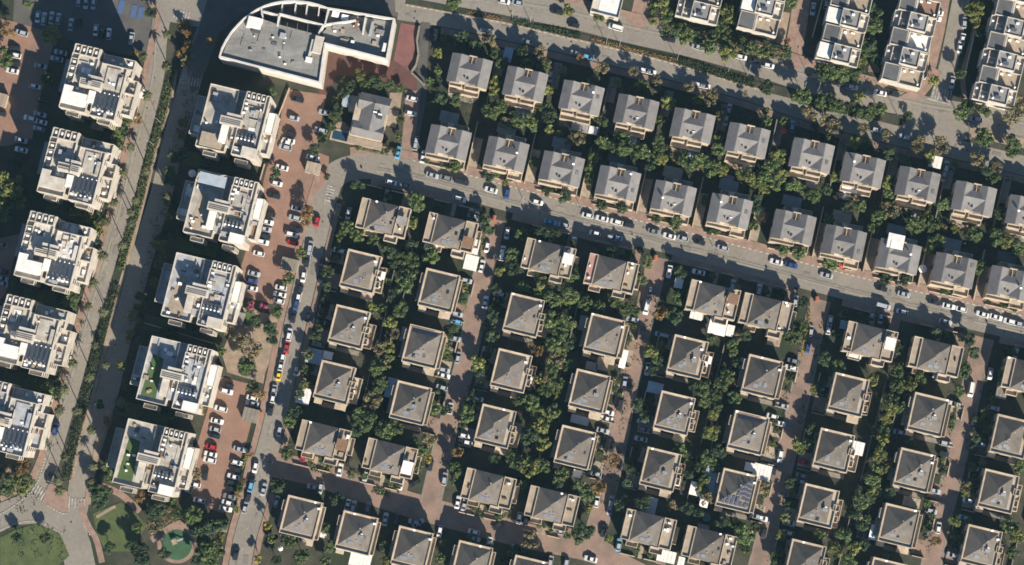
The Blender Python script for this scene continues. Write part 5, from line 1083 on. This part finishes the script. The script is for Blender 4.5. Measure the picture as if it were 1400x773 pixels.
TREES = """70 50 14 y;68 108 11 g;12 42 12 b;6 78 16 g;39 5 8 g;207 20 9 d;185 72 7 b;197 78 7 g;186 96 6 g;255 44 8 b;259 60 8 b;249 72 8 b;255 85 8 o;287 56 8 b;171 166 9 g;160 191 9 g;189 163 8 b;
15 252 20 y;5 275 18 g;26 275 12 y;23 224 10 d;5 291 14 g;160 198 10 g;119 296 10 y;134 312 12 y;101 286 9 g;78 278 8 g;132 335 9 d;220 335 11 y;96 411 12 g;65 533 10 g;62 552 9 g;190 421 8 y;178 458 8 y;168 500 8 y;165 550 8 g;147 577 8 b;233 566 10 g;279 558 11 b;
10 663 16 g;34 638 12 b;39 658 9 g;57 601 10 d;147 635 10 g;155 651 10 g;130 674 13 d;144 676 12 d;191 676 12 b;230 705 12 o;212 718 12 o;266 707 14 g;212 697 14 d;194 754 13 d;279 754 15 g;274 726 14 d;269 648 9 o;196 768 12 d;272 768 10 d;24 735 9 d;62 735 8 d;
462 150 8 d;470 128 8 d;500 118 9 g;520 118 8 d;548 165 6 g;545 187 6 g;490 201 5 g;515 205 5 g;455 174 7 g;540 207 5 d;478 140 7 d;532 205 6 d;373 124 7 g;470 114 7 y;492 103 9 y;479 118 9 d;458 137 7 y;456 160 7 g;533 116 8 g;546 121 7 g;513 112 9 d;440 191 7 d;376 236 9 d;432 205 9 d;448 242 5 d;422 288 12 b;417 301 10 b;412 345 8 y;394 381 10 g;474 311 10 g;487 324 12 g;466 322 9 g;572 280 11 g;510 330 10 g;531 343 11 d;549 355 12 g;562 337 10 d;554 379 13 g;489 255 10 d;564 304 9 g;
508 421 9 y;551 391 14 g;549 424 12 g;533 442 11 y;531 476 10 y;518 504 12 g;518 526 12 g;510 545 13 o;492 569 12 g;404 566 12 d;329 465 13 o;347 478 14 o;339 501 14 g;368 447 10 d;373 462 11 d;355 538 11 b;345 527 9 g;381 427 9 g;345 418 8 p;360 421 7 p;314 452 9 o;352 440 10 d;304 480 7 g;
396 578 10 g;394 620 10 g;505 578 14 g;528 588 14 g;487 588 12 d;365 718 8 Y;355 764 8 Y;381 663 12 d;394 741 12 g;414 762 12 g;461 684 10 d;288 718 15 d;295 749 14 g;570 638 8 g;541 588 11 g;326 676 6 b;324 697 6 y;332 658 6 b;342 622 6 b;330 667 6 g;440 628 6 d;
622 5 12 g;607 53 6 g;599 74 8 y;599 96 7 g;588 111 7 g;599 113 7 d;604 134 10 d;588 142 6 g;671 54 12 o;676 66 8 o;678 111 10 y;674 124 9 y;682 147 11 g;666 153 10 g;702 158 9 d;723 166 10 g;751 160 12 d;744 145 10 g;749 124 9 y;741 83 9 o;746 90 9 o;738 70 8 o;715 70 9 d;824 93 10 o;793 80 7 b;777 14 10 y;819 23 10 y;788 186 8 g;824 194 10 g;847 190 10 g;821 166 10 g;625 137 9 g;630 54 12 d;650 60 10 d;
568 278 13 g;565 306 9 y;621 229 10 g;667 242 10 d;692 249 6 y;772 268 11 d;746 262 7 d;822 281 9 d;850 286 9 d;663 301 10 d;669 313 9 d;713 319 10 g;701 348 11 g;705 368 13 d;684 371 8 y;565 356 13 g;588 350 13 g;563 376 12 d;741 319 11 d;813 218 9 y;808 231 10 g;806 247 8 g;731 221 9 d;839 203 11 g;785 368 9 d;782 378 12 g;832 345 9 d;847 348 8 g;741 381 10 g;760 322 10 d;
715 396 11 g;741 397 13 y;757 406 14 g;782 401 13 g;819 421 11 g;800 416 12 g;839 412 11 g;751 436 14 g;772 439 13 g;762 456 14 g;754 472 12 g;725 476 9 o;738 481 8 b;759 493 13 o;741 520 12 y;759 525 12 g;746 535 12 g;725 551 13 g;713 548 11 g;757 561 12 g;738 568 13 y;653 494 11 y;661 502 9 y;632 408 7 d;674 458 10 d;666 512 9 d;640 566 13 g;650 538 8 d;609 476 8 g;594 558 10 g;619 450 8 d;609 561 9 d;834 401 9 d;775 470 10 d;778 500 10 d;
575 617 10 g;585 627 7 Y;588 601 11 o;621 643 11 g;627 619 11 b;622 658 8 d;738 583 13 y;725 599 14 d;742 607 12 y;725 638 16 y;743 638 12 g;711 634 12 d;700 630 12 g;767 648 12 g;762 661 10 d;793 666 12 g;803 678 12 g;821 666 15 b;834 630 12 b;801 726 13 d;788 735 10 g;726 738 13 o;707 757 12 d;568 607 10 d;850 684 9 g;650 692 5 g;668 694 5 g;741 718 6 d;676 625 9 d;715 661 8 g;832 736 6 y;719 762 10 d;
905 8 13 y;912 22 11 g;993 18 13 y;985 36 10 g;938 49 13 g;967 65 13 g;995 74 14 y;1029 67 10 g;1052 70 12 g;1016 60 9 d;1075 57 6 b;1083 5 10 g;1046 119 11 d;1096 132 14 g;1104 155 11 o;1127 101 12 g;866 98 8 o;898 109 9 o;898 122 7 o;943 119 8 o;974 129 9 o;973 141 7 o;1018 129 5 o;1047 153 6 g;902 166 9 g;980 191 9 g;899 194 9 g;853 192 11 g;1135 134 9 d;1071 166 7 b;1130 166 10 o;925 40 10 d;950 52 10 d;
856 205 12 g;879 206 13 g;902 210 12 g;887 226 10 d;938 224 13 g;956 218 11 g;969 231 12 g;982 206 11 g;964 275 8 g;1031 288 10 d;1037 273 9 d;1018 239 13 y;1031 249 10 y;1046 244 12 g;1065 213 13 y;1055 229 12 g;1070 239 11 y;1044 262 9 y;1083 252 11 g;1112 268 9 g;1132 299 8 g;897 299 8 d;923 306 10 g;973 317 7 d;1047 298 8 b;1091 345 11 g;1070 343 9 g;1137 361 9 g;1031 309 9 g;884 358 9 g;931 373 10 d;879 381 9 g;
905 427 14 b;920 434 13 d;928 408 10 g;853 424 11 g;868 424 9 g;889 481 12 y;905 494 10 d;993 515 11 g;985 527 10 g;964 533 12 g;951 530 11 d;980 542 9 g;962 549 9 g;974 568 9 y;1011 460 8 o;1083 462 14 g;1093 447 10 g;1114 533 6 y;1124 489 11 d;871 551 9 d;972 463 9 g;1099 416 9 d;1021 458 9 d;1073 442 6 g;
974 590 12 y;967 627 11 g;959 638 10 d;985 620 9 d;931 614 11 g;941 648 8 d;1091 609 10 y;1103 607 9 g;1044 666 9 o;1018 728 14 g;1006 718 11 g;1034 720 8 d;987 713 11 d;848 690 11 d;918 692 9 o;879 687 12 d;938 697 10 d;1018 749 10 g;1119 733 9 g;925 658 8 g;868 746 6 d;
1193 36 13 g;1196 16 12 d;1188 60 12 d;1134 101 13 g;1152 101 12 g;1170 101 10 g;1330 16 16 y;1333 30 10 y;1276 111 9 y;1312 153 13 g;1325 145 11 d;1343 153 11 g;1384 160 14 o;1144 145 11 g;1188 153 13 g;1170 145 10 d;1123 140 10 g;1108 157 10 o;1139 173 11 o;1180 176 9 o;1211 186 10 o;1258 194 10 o;1286 194 10 o;1346 186 14 g;1387 194 12 g;1340 43 9 d;1395 140 10 o;1312 101 9 d;1198 80 9 d;
1253 200 10 o;1286 202 12 o;1335 218 11 o;1361 229 9 o;1385 205 12 g;1214 250 10 y;1216 266 9 g;1110 270 10 g;1141 242 8 y;1289 278 12 g;1216 286 13 o;1201 299 12 g;1193 314 9 g;1250 306 13 g;1276 309 13 g;1264 297 11 y;1279 330 12 g;1271 342 10 y;1335 322 10 g;1359 325 12 g;1374 330 12 y;1395 335 11 g;1366 293 9 d;1341 366 10 g;1134 358 11 g;1211 381 9 d;1237 384 9 d;1159 283 9 d;1240 291 9 d;1390 347 9 g;
1147 502 11 g;1131 494 9 g;1193 520 10 y;1229 507 12 g;1240 525 13 y;1226 529 12 g;1260 517 10 g;1219 546 10 g;1217 559 11 y;1211 574 9 y;1232 478 9 d;1325 463 10 d;1333 483 9 d;1317 507 12 d;1312 535 8 g;1369 517 11 g;1356 548 6 y;1113 530 6 y;1152 429 8 d;1141 458 8 d;1281 455 9 d;1302 571 7 d;1374 483 8 d;
447 722 8 g;450 747 9 g;525 747 8 d;527 768 8 y;371 737 7 g;378 768 8 d;446 768 8 g;602 762 8 g;607 742 6 y;394 690 6 g;640 738 6 g;690 765 7 d;136 690 9 d;150 750 9 d;188 722 9 g;180 748 10 d;226 757 9 d;290 772 9 g;302 735 8 y;308 716 8 d;890 12 8 g;893 30 7 y;1268 60 5 g;1272 30 5 d;1201 620 12 y;1206 599 11 y;1198 637 10 g;1193 653 11 g;1196 670 10 y;1178 684 11 g;1170 702 11 d;1152 733 11 g;1167 751 12 y;1141 751 12 y;1214 640 9 y;1216 673 10 d;1351 589 8 g;1320 666 9 o;1333 661 8 d;1268 689 6 g;1278 739 9 b;1317 741 10 g;1379 718 13 g;1390 733 12 y;1384 756 10 g;1392 638 10 g;1266 723 7 d;1209 766 10 d;1245 607 9 d;1160 768 10 g;1178 720 9 d"""
for tok in TREES.replace('\n', '').split(';'):
    a = tok.split(); tree(float(a[0]), float(a[1]), float(a[2]), a[3])

# palms
def palm_crown(seed):
    r = random.Random(seed); b = MB()
    for i in range(15):
        a = i * math.tau / 15 + r.uniform(-.15, .15); L_ = r.uniform(1.7, 2.3); up = r.uniform(.1, .7); pts = []
        for k in range(6):
            f = k / 5; d = L_ * f; z = up * L_ * f - 1.0 * f * f * L_ * .8; pts.append(Vector((d * math.cos(a), d * math.sin(a), z)))
        n = Vector((-math.sin(a), math.cos(a), 0))
        for k in range(5):
            w0, w1 = [.38 * math.sin(math.pi * min(.97, (j / 5) * .8 + .12)) for j in (k, k + 1)]
            for s in (-1, 1): b.quad(pts[k], pts[k + 1], pts[k + 1] + n * s * w1 - Vector((0, 0, .16)), pts[k] + n * s * w0 - Vector((0, 0, .12)))
    me = bpy.data.meshes.new('crown'); me.from_pydata(b.v, [], b.f); me.materials.append(LEAF['P']); return me
PCR = [palm_crown(i) for i in range(3)]
b = MB(); b.tube([(0, 0, 0), (.02, 0, .3), (0, .02, .6), (0, 0, 1)], [.28, .2, .18, .2], 8); ME_ptr = b.mesh('trunk', M_trunk)
PALMS = [("the boulevard's west pavement", [('A', 878, 345, 8), ('A', 775, 505, 6), ('B', 690, 45, 6), ('B', 650, 180, 6), ('B', 600, 335, 6), ('B', 560, 440, 6), ('B', 540, 615, 6), ('C', 490, 25, 6), ('C', 465, 150, 6), ('C', 382, 450, 6), ('C', 335, 590, 6), ('C', 312, 700, 6)]),
         ("the boulevard's median", [('A', 880, 180, 9), ('B', 770, 165, 9), ('B', 715, 325, 8), ('B', 690, 440, 8), ('B', 690, 385, 8), ('B', 645, 560, 8), ('C', 545, 180, 9), ('C', 500, 355, 9), ('C', 470, 520, 9), ('C', 405, 700, 9), ('D', 340, 200, 9), ('D', 308, 330, 10), ('D', 315, 380, 5)]),
         ("the east side of the boulevard", [('D', 480, 60, 6), ('D', 490, 250, 6), ('D', 480, 330, 6), ('C', 560, 460, 7), ('C', 640, 655, 7), ('B', 885, 300, 7)])]
for z, l in PALMS:
    l = sorted(l, key=lambda a: K(*a[:3])[1])
    for i, (c, x, y, h) in enumerate(l):
        q = P(*K(c, x, y), h); t = empty('palm_tree', (q.x, q.y, 0), trnd.uniform(0, 6)); s = trnd.uniform(.75, 1.0); cr = put(PCR[i % 3], 'crown', t, (0, 0, h)); cr.scale = (s, s, s); tk = put(ME_ptr, 'trunk', t); tk.scale = (.85, .85, h)
        tag(t, f"palm tree with spreading fronds, {ORD[i+1]} from north on {z}", 'palm tree', 'palms along the boulevard')
for c, x, y, h, txt in (('H', 780, 290, 4, 'small palm in a front garden above the bottom street'), ('C', 188, 62, 4, 'star-shaped palm north of the fourth western apartment block')):
    q = P(*K(c, x, y), h); t = empty('palm_tree', (q.x, q.y, 0)); put(PCR[0], 'crown', t, (0, 0, h)); tk = put(ME_ptr, 'trunk', t); tk.scale = (.8, .8, h); tag(t, txt, 'palm tree', 'palms in gardens')

# ------------------------------------------------------------------ hedges and median planting
def hedge(line, wd, h, key, txt, dens=17, size=.24):
    r = random.Random(int(line[0][0] * 3 + line[0][1])); o = offs(smooth(line), wd); b = MB()
    core = MB()
    for (a, c), (a2, c2) in zip(o, o[1:]):
        ar = (a2 - a).length * (a - c).length
        for _ in range(int(ar * dens)):
            f, g_ = r.random(), r.random(); p = (a.lerp(c, g_)).lerp(a2.lerp(c2, g_), f); p.z = h * r.uniform(.25, 1) * (1 - .5 * abs(g_ - .5) ** 2)
            n = Vector((r.uniform(-1, 1), r.uniform(-1, 1), r.uniform(.2, 1.4))).normalized(); u = n.orthogonal().normalized(); u.rotate(Matrix.Rotation(r.uniform(0, 6.3), 3, n)); w_ = n.cross(u); s = size * r.uniform(.6, 1.4); b.quad(p - u * s, p - w_ * s * .7, p + u * s, p + w_ * s * .7)
    me = bpy.data.meshes.new('hedge'); me.from_pydata(b.v, [], b.f); me.materials.append(LEAF[key]); ob = put(me, 'hedge'); tag(ob, txt, 'hedge', 'hedges'); return ob
MS = smooth(MED)
hedge([p for p in MS if 690 < p[0] < 800], 9, .9, 'd', "dark hedge in the upper avenue's median, western stretch")
hedge([p for p in MS if 918 < p[0] < 1035], 11, 1.1, 'd', "dark hedge in the upper avenue's median, middle stretch")
hedge([(1104, 138), (1140, 147), (1195, 160)], 16, 1.2, 'd', "wide dark hedge in the upper avenue's median, eastern stretch")
hedge([p for p in MS if 800 <= p[0] < 930], 5, .6, 'b', "low brownish planting along the upper avenue's median")
hedge([p for p in MS if 625 < p[0] < 690], 5, .6, 'b', "low brownish planting at the median's western end")
BM = [(237, 95), (228, 135), (219, 170), (208, 205), (198, 245), (188, 285), (176, 325), (164, 370)]
hedge(BM, 11, 1.0, 'g', "green planting in the northern half of the boulevard's median")
hedge([(160, 390), (150, 420), (140, 455), (131, 490), (122, 525), (112, 565), (102, 605), (92, 655)], 12, 1.2, 'd', "green planting in the southern half of the boulevard's median")
hedge([(244, 36), (258, 38), (252, 90)], 12, .6, 'b', "brown shrubs at the boulevard median's northern tip")
hedge([K('O', 1037, 180), K('O', 1015, 290), K('O', 985, 412)], 4, 1.4, 'Y', "bright yellow hedge on the third lane's west side")
hedge([K('J', 405, 470), K('J', 375, 600), K('J', 355, 700)], 4, 1.3, 'g', "green hedge beside the two white awnings of the first lane")
hedge([K('L', 960, 455), K('L', 945, 500)], 5, 1.2, 'Y', "short yellow hedge on the second lane near the bottom")
hedge([K('Q', 70, 360), K('Q', 180, 385), K('Q', 290, 405)], 22, 1.5, 'g', 'thick green hedge below the third terraced row')
hedge([K('M', 250, 140), K('M', 400, 170), K('M', 520, 200), K('M', 700, 240)], 28, 2.0, 'g', 'wide leafy hedge below the first and second terraced rows')
hedge([K('H', 165, 410), K('H', 185, 290), K('H', 225, 190)], 6, 1.2, 'y', 'olive hedge between the lower brick lot and the west street')
hedge([K('F', 790, 40), K('F', 900, 65), K('F', 970, 80)], 5, 1.2, 'g', 'green hedge south of the detached villa')
hedge([K('E', 395, 640), K('E', 375, 740)], 4, 1.2, 'g', 'thin hedge west of the upper brick lot')
hedge([K('E', 685, 580), K('E', 660, 690), K('E', 630, 760)], 5, 1.4, 'y', 'green hedge east of the upper brick lot')
hedge([K('L', 330, 470), K('L', 400, 520)], 8, 1.1, 'd', 'dark hedge in the first front garden on the bottom street')
hedge([K('H', 560, 255), K('H', 645, 280)], 8, 1.1, 'd', "dark hedge in front of the southernmost house on west street's east side")
hedge([K('H', 890, 370), K('H', 980, 390)], 12, .5, 'g', "low green planting in front of the southernmost house on first lane's west side")

# ------------------------------------------------------------------ garden walls, drives, paths and lawns around the houses
def seg_wall(px0, py0, px1, py1, h, m, th=.22):
    a, c = P(px0, py0), P(px1, py1); d = c - a; L_ = d.length; t = (a + c) / 2; b = MB(); b.box(-L_ / 2, L_ / 2, -th / 2, th / 2, 0, h); b.box(-L_ / 2, L_ / 2, -th / 2 - .05, th / 2 + .05, h, h + .08)
    return b.build('garden_wall', m, None, (t.x, t.y, 0), (0, 0, math.atan2(d.y, d.x)))
u_ = lambda ang: (math.cos(R(ang)), -math.sin(R(ang)))
def rel(x, y, du, dv, ang=13.5):   # move du right, dv down along the tilted grid, in metres
    c, s = math.cos(R(ang)), math.sin(R(ang)); return (x + 4 * (du * c - dv * s), y + 4 * (du * s + dv * c))
grn = random.Random(9)
def patch(name, x, y, w_, d_, m, ang=13.5): poly(name, [rel(x, y, *k, ang) for k in ((-w_ / 2, -d_ / 2), (w_ / 2, -d_ / 2), (w_ / 2, d_ / 2), (-w_ / 2, d_ / 2))], m)
for k, (side, hs, rear) in cols.items():
    s = 1 if rear == 'W' else -1                                     # the lane lies on this side
    for i, (x, y, kd) in enumerate(hs):
        if kd == 'n' and y < 780:
            fx = 9.0 if s > 0 else 8.5
            a, c = rel(x, y, s * 11.2, -5.2), rel(x, y, s * 11.2, -.5); o = seg_wall(*a, *c, 1.1, M_cream); tag(o, f"low cream garden wall in front of the {ORD[i+1]} house on {side}", 'wall', 'garden walls along the lanes')
            a, c = rel(x, y, s * 6.4, 8.9), rel(x, y, s * 11.0, 8.9); o = seg_wall(*a, *c, 1.5, M_stone); tag(o, f"cream boundary wall south of the {ORD[i+1]} house on {side}", 'wall', 'boundary walls between the plots')
            a, c = rel(x, y, -s * 11.2, -7.5), rel(x, y, -s * 11.2, 8.2); o = seg_wall(*a, *c, 1.3, M_conc, .16); tag(o, f"thin grey garden wall behind the {ORD[i+1]} house on {side}", 'wall', 'back garden walls')
            p = rel(x, y, s * 8.6, 5.4); patch('driveway', *p, 5.0, 5.2, M_brick if grn.random() < .6 else M_stone)
            p = rel(x, y, s * 8.6, -1.4); patch('path', *p, 4.6, 1.3, M_stone)
            p = rel(x, y, s * 7.2, -3.5); patch('paving', *p, 1.4, 5, M_stone)
            if grn.random() < .25: p = rel(x, y, -s * 8.4, grn.uniform(-3, 3)); patch('lawn', *p, 4, 6, M_lawn)
            p = rel(x, y, 1, 8.2); patch('paving', *p, 9, 1.6, M_conc)
            for (dy_, rr_) in ((-6.4, 8), (-1.6, 6.5), (2.4, 8), (7.0, 7)):
                if s < 0 and grn.random() < .8: p = rel(x, y, -grn.uniform(9.0, 11.5), dy_ + grn.uniform(-1, 1)); tree(p[0], p[1], rr_ * grn.uniform(.85, 1.25), grn.choice('dddgy'))
            for j in range(4): 
                p = rel(x, y, s * grn.uniform(8.0, 10.4), grn.choice((-5.5, -3.0, -1.0 + .2, 1.6))); tree(p[0] + grn.uniform(-2, 2), p[1] + grn.uniform(-2, 2), grn.uniform(3.5, 5.5), grn.choice('ggdyy'))
        elif kd == 'w':
            up = i != 0                                             # northern end houses face the long street, southern ones the bottom street
            for j in range(3):
                p = rel(x, y, grn.uniform(-8, 8), (8.2 if up else -7.6) + grn.uniform(-.8, .8)); tree(*p, grn.uniform(3.5, 5.5), grn.choice('ggdy'))
            dv = 10.2 if up else -9.6
            for (d0, d1) in ((-8.0, -2.6), (.6, 5.0)):
                a, c = rel(x, y, d0, dv), rel(x, y, d1, dv); o = seg_wall(*a, *c, 1.0, M_cream); tag(o, f"low {'west' if d0 < 0 else 'east'}ern front wall of the {ORD[i+1]} house on {side}", 'wall', 'front walls of the end houses')
            p = rel(x, y, -.8, (8.2 if up else -7.6)); patch('path', *p, 1.4, 4.4, M_stone); p = rel(x, y, 6.6, (8.4 if up else -7.6)); patch('driveway', *p, 3.4, 4.8, M_brick)
for i, (x, y) in enumerate(rowB):
    a, c = rel(x, y, 8.3, -9, 12.6), rel(x, y, 8.3, 8.6, 12.6); o = seg_wall(*a, *c, 1.7, M_cream); tag(o, f"long cream boundary wall east of the {ORD[i+1]} house in the front gabled row", 'wall', 'boundary walls of the gabled houses')
    p = rel(x, y, 9.9, 2.5, 12.6); patch('driveway', *p, 2.9, 12.5, M_stone, 12.6)
    a, c = rel(x, y, -7, 8.9, 12.6), rel(x, y, 4.6, 8.9, 12.6); o = seg_wall(*a, *c, .9, M_cream); tag(o, f"low front wall of the {ORD[i+1]} house in the front gabled row", 'wall', 'front walls on the long street')
    p = rel(x, y, 1.5, 7.4, 12.6); patch('path', *p, 1.6, 2.6, M_sand, 12.6)
    for j in range(3): p = rel(x, y, grn.uniform(-6, 5), 7.8, 12.6); tree(*p, grn.uniform(3.5, 6.5), grn.choice('ggdd'))
for i, (x, y) in enumerate(rowA):
    a, c = rel(x, y, 8.2, -9, 12.6), rel(x, y, 8.2, 12, 12.6); o = seg_wall(*a, *c, 1.7, M_conc); tag(o, f"grey boundary wall east of the {ORD[i+1]} house in the back gabled row", 'wall', 'boundary walls of the gabled houses')
    p = rel(x, y, 9.8, -5, 12.6); patch('driveway', *p, 2.6, 9, M_conc, 12.6)
    p = rel(x, y, -1, 9.4, 12.6); patch('paving', *p, 9, 2.8, M_sand if i % 2 else M_conc, 12.6)
# long walls by the terraced rows and around the apartment gardens
for a, txt in (((1124, 0, 1110, 52, 1.8), 'pale wall west of the third terraced row'), ((1333, 36, 1318, 105, 1.8), 'pale wall west of the fifth terraced row'), ((1276, 20, 1266, 106, 1.2), 'beige wall along the front yards of the fourth terraced row'),
               ((362, 208, 396, 121, 1.2), 'cream wall between the first parking-lot block and the upper brick lot'), ((332, 330, 362, 225, 1.2), 'cream wall between the second parking-lot block and the upper brick lot'), ((300, 440, 326, 380, 1.0), 'cream wall beside the third parking-lot block'),
               ((203, 676, 243, 693, 1.2), 'cream wall south of the southernmost parking-lot block'), ((198, 442, 292, 470, 1.2), 'thin wall between the third and fourth parking-lot blocks'), ((318, 344, 322, 320, 1.2), 'short wall south of the second parking-lot block'),
               ((36, 460, 30, 500, 1.2), 'x')):
    if txt != 'x': o = seg_wall(*a, M_cream); tag(o, txt, 'wall')
# apartment-garden lawns and extra planting between the blocks
for x, y in ((150, 175), (118, 292), (88, 408), (60, 522), (300, 222), (282, 335), (250, 448), (215, 565)):
    patch('lawn', x - 20, y, 18, 5, M_lawn)
    for j in range(5): p = rel(x, y, grn.uniform(-20, 6), grn.uniform(-2, 3)); tree(*p, grn.uniform(5, 10), grn.choice('dddg'))
# back-garden filler trees in the green strips
for (x0, y0, x1, y1, n) in ((548, 330, 505, 590, 16), (780, 400, 725, 660, 14), (1015, 450, 955, 700, 18), (1235, 520, 1165, 750, 14), (660, 155, 1390, 335, 44), (1180, 10, 1172, 110, 8), (1000, 10, 990, 60, 5), (1345, 560, 1320, 740, 4), (620, 62, 1380, 248, 26), (262, 150, 165, 560, 18), (225, 690, 300, 720, 5), (10, 640, 40, 680, 4), (1105, 128, 1240, 160, 6), (920, 45, 1080, 80, 10)):
    for j in range(n):
        f = (j + .5) / n; x = x0 + (x1 - x0) * f + grn.uniform(-14, 14); y = y0 + (y1 - y0) * f + grn.uniform(-8, 8); q = P(x, y, 3)
        if all((q.x - a) ** 2 + (q.y - b_) ** 2 > (r_ - 1) ** 2 for a, b_, r_ in FOOT): tree(x, y, grn.uniform(5.5, 11), grn.choice('dgggyo'))

# ------------------------------------------------------------------ ground cover in the gardens
gc = MB(); gr_ = random.Random(77)
def cover(line, wd, dens):
    o = offs(smooth(line, 3), wd)
    for (a, c), (a2, c2) in zip(o, o[1:]):
        ar = ((a2 - a).length + (c2 - c).length) / 2 * (a - c).length
        for _ in range(int(ar * dens / 5)):
            f, g_ = gr_.random(), gr_.random(); q0 = (a.lerp(c, g_)).lerp(a2.lerp(c2, g_), f)
            if any((q0.x - x) ** 2 + (q0.y - y) ** 2 < (r_ - 1.5) ** 2 for x, y, r_ in FOOT): continue
            for _ in range(5):
                p = q0 + Vector((gr_.gauss(0, .5), gr_.gauss(0, .5), gr_.uniform(.1, .8))); n = Vector((gr_.uniform(-1, 1), gr_.uniform(-1, 1), gr_.uniform(.5, 1.6))).normalized(); u = n.orthogonal().normalized(); u.rotate(Matrix.Rotation(gr_.uniform(0, 6.3), 3, n)); w_ = n.cross(u); s_ = gr_.uniform(.14, .36); gc.quad(p - u * s_, p - w_ * s_ * .7, p + u * s_, p + w_ * s_ * .7)
for l_, wd_, de_ in (([(548, 322), (505, 600)], 46, 2.2), ([(782, 390), (715, 668)], 48, 2.2), ([(1010, 440), (945, 725)], 48, 2.2), ([(1234, 495), (1160, 775)], 48, 2.2), ([(620, 142), (1400, 338)], 44, 1.8), ([(600, 58), (1400, 258)], 26, 1.4), ([(265, 120), (165, 570)], 24, 1.6), ([(194, 90), (62, 620)], 14, 2),
                     ([(478, 270), (400, 640)], 22, 1.0), ([(1192, 0), (1180, 110)], 30, 2), ([(0, 640), (45, 690)], 40, 1.5), ([(694, 350), (612, 640)], 20, 1.4), ([(640, 380), (575, 640)], 16, 1.4), ([(870, 410), (805, 690)], 16, 1.4), ([(1092, 470), (1025, 740)], 16, 1.4), ([(1312, 520), (1262, 760)], 16, 1.4), ([(900, 400), (825, 690)], 26, 1.2), ([(1134, 440), (1058, 770)], 22, 1.4), ([(1352, 520), (1302, 770)], 22, 1.4), ([(455, 175), (470, 115), (540, 110)], 18, 2), ([(1280, 455), (1230, 470), (1140, 420)], 10, 1), ([(1000, 395), (930, 380)], 8, 1), ([(20, 740), (90, 745)], 40, 1.2), ([(20, 210), (20, 300)], 40, 1.5)): cover(l_, wd_, de_)
me = bpy.data.meshes.new('ground_cover'); me.from_pydata(gc.v, [], gc.f); me.materials.append(LEAF['d']); o = put(me, 'ground_cover'); o['kind'] = 'stuff'; o['label'] = 'low leafy ground cover in the gardens between the houses'
# ------------------------------------------------------------------ settle the pending labels
buckets = {}
for it in PEND:
    dr, ref, d = nearest(it[5]); key = (it[1], dr, ref); buckets.setdefault(key, []).append((it, d))
for (desc, dr, ref), L_ in buckets.items():
    L_.sort(key=lambda a: -a[0][4]); n = len(L_)
    names = [['', ''], ['larger ', 'smaller '], ['largest ', 'middle-sized ', 'smallest ']][min(n, 3) - 1] if n <= 3 else None
    for j, (it, d) in enumerate(L_):
        lab = f"{names[j] if names else ''}{desc} {dr} of {ref}"
        tag(it[0], lab, it[2], it[3] if names else f"{desc}s {dr} of {ref}")
seen = {}
for o in THINGS: seen.setdefault(o['label'], []).append(o)
for l_, os_ in seen.items():
    n = len(l_.split())
    if n > 16 or n < 4: print('LABEL LENGTH', n, l_)
    if len(os_) > 1: print('DUP', len(os_), l_)
print('things', len(THINGS), 'objects', len(bpy.data.objects))
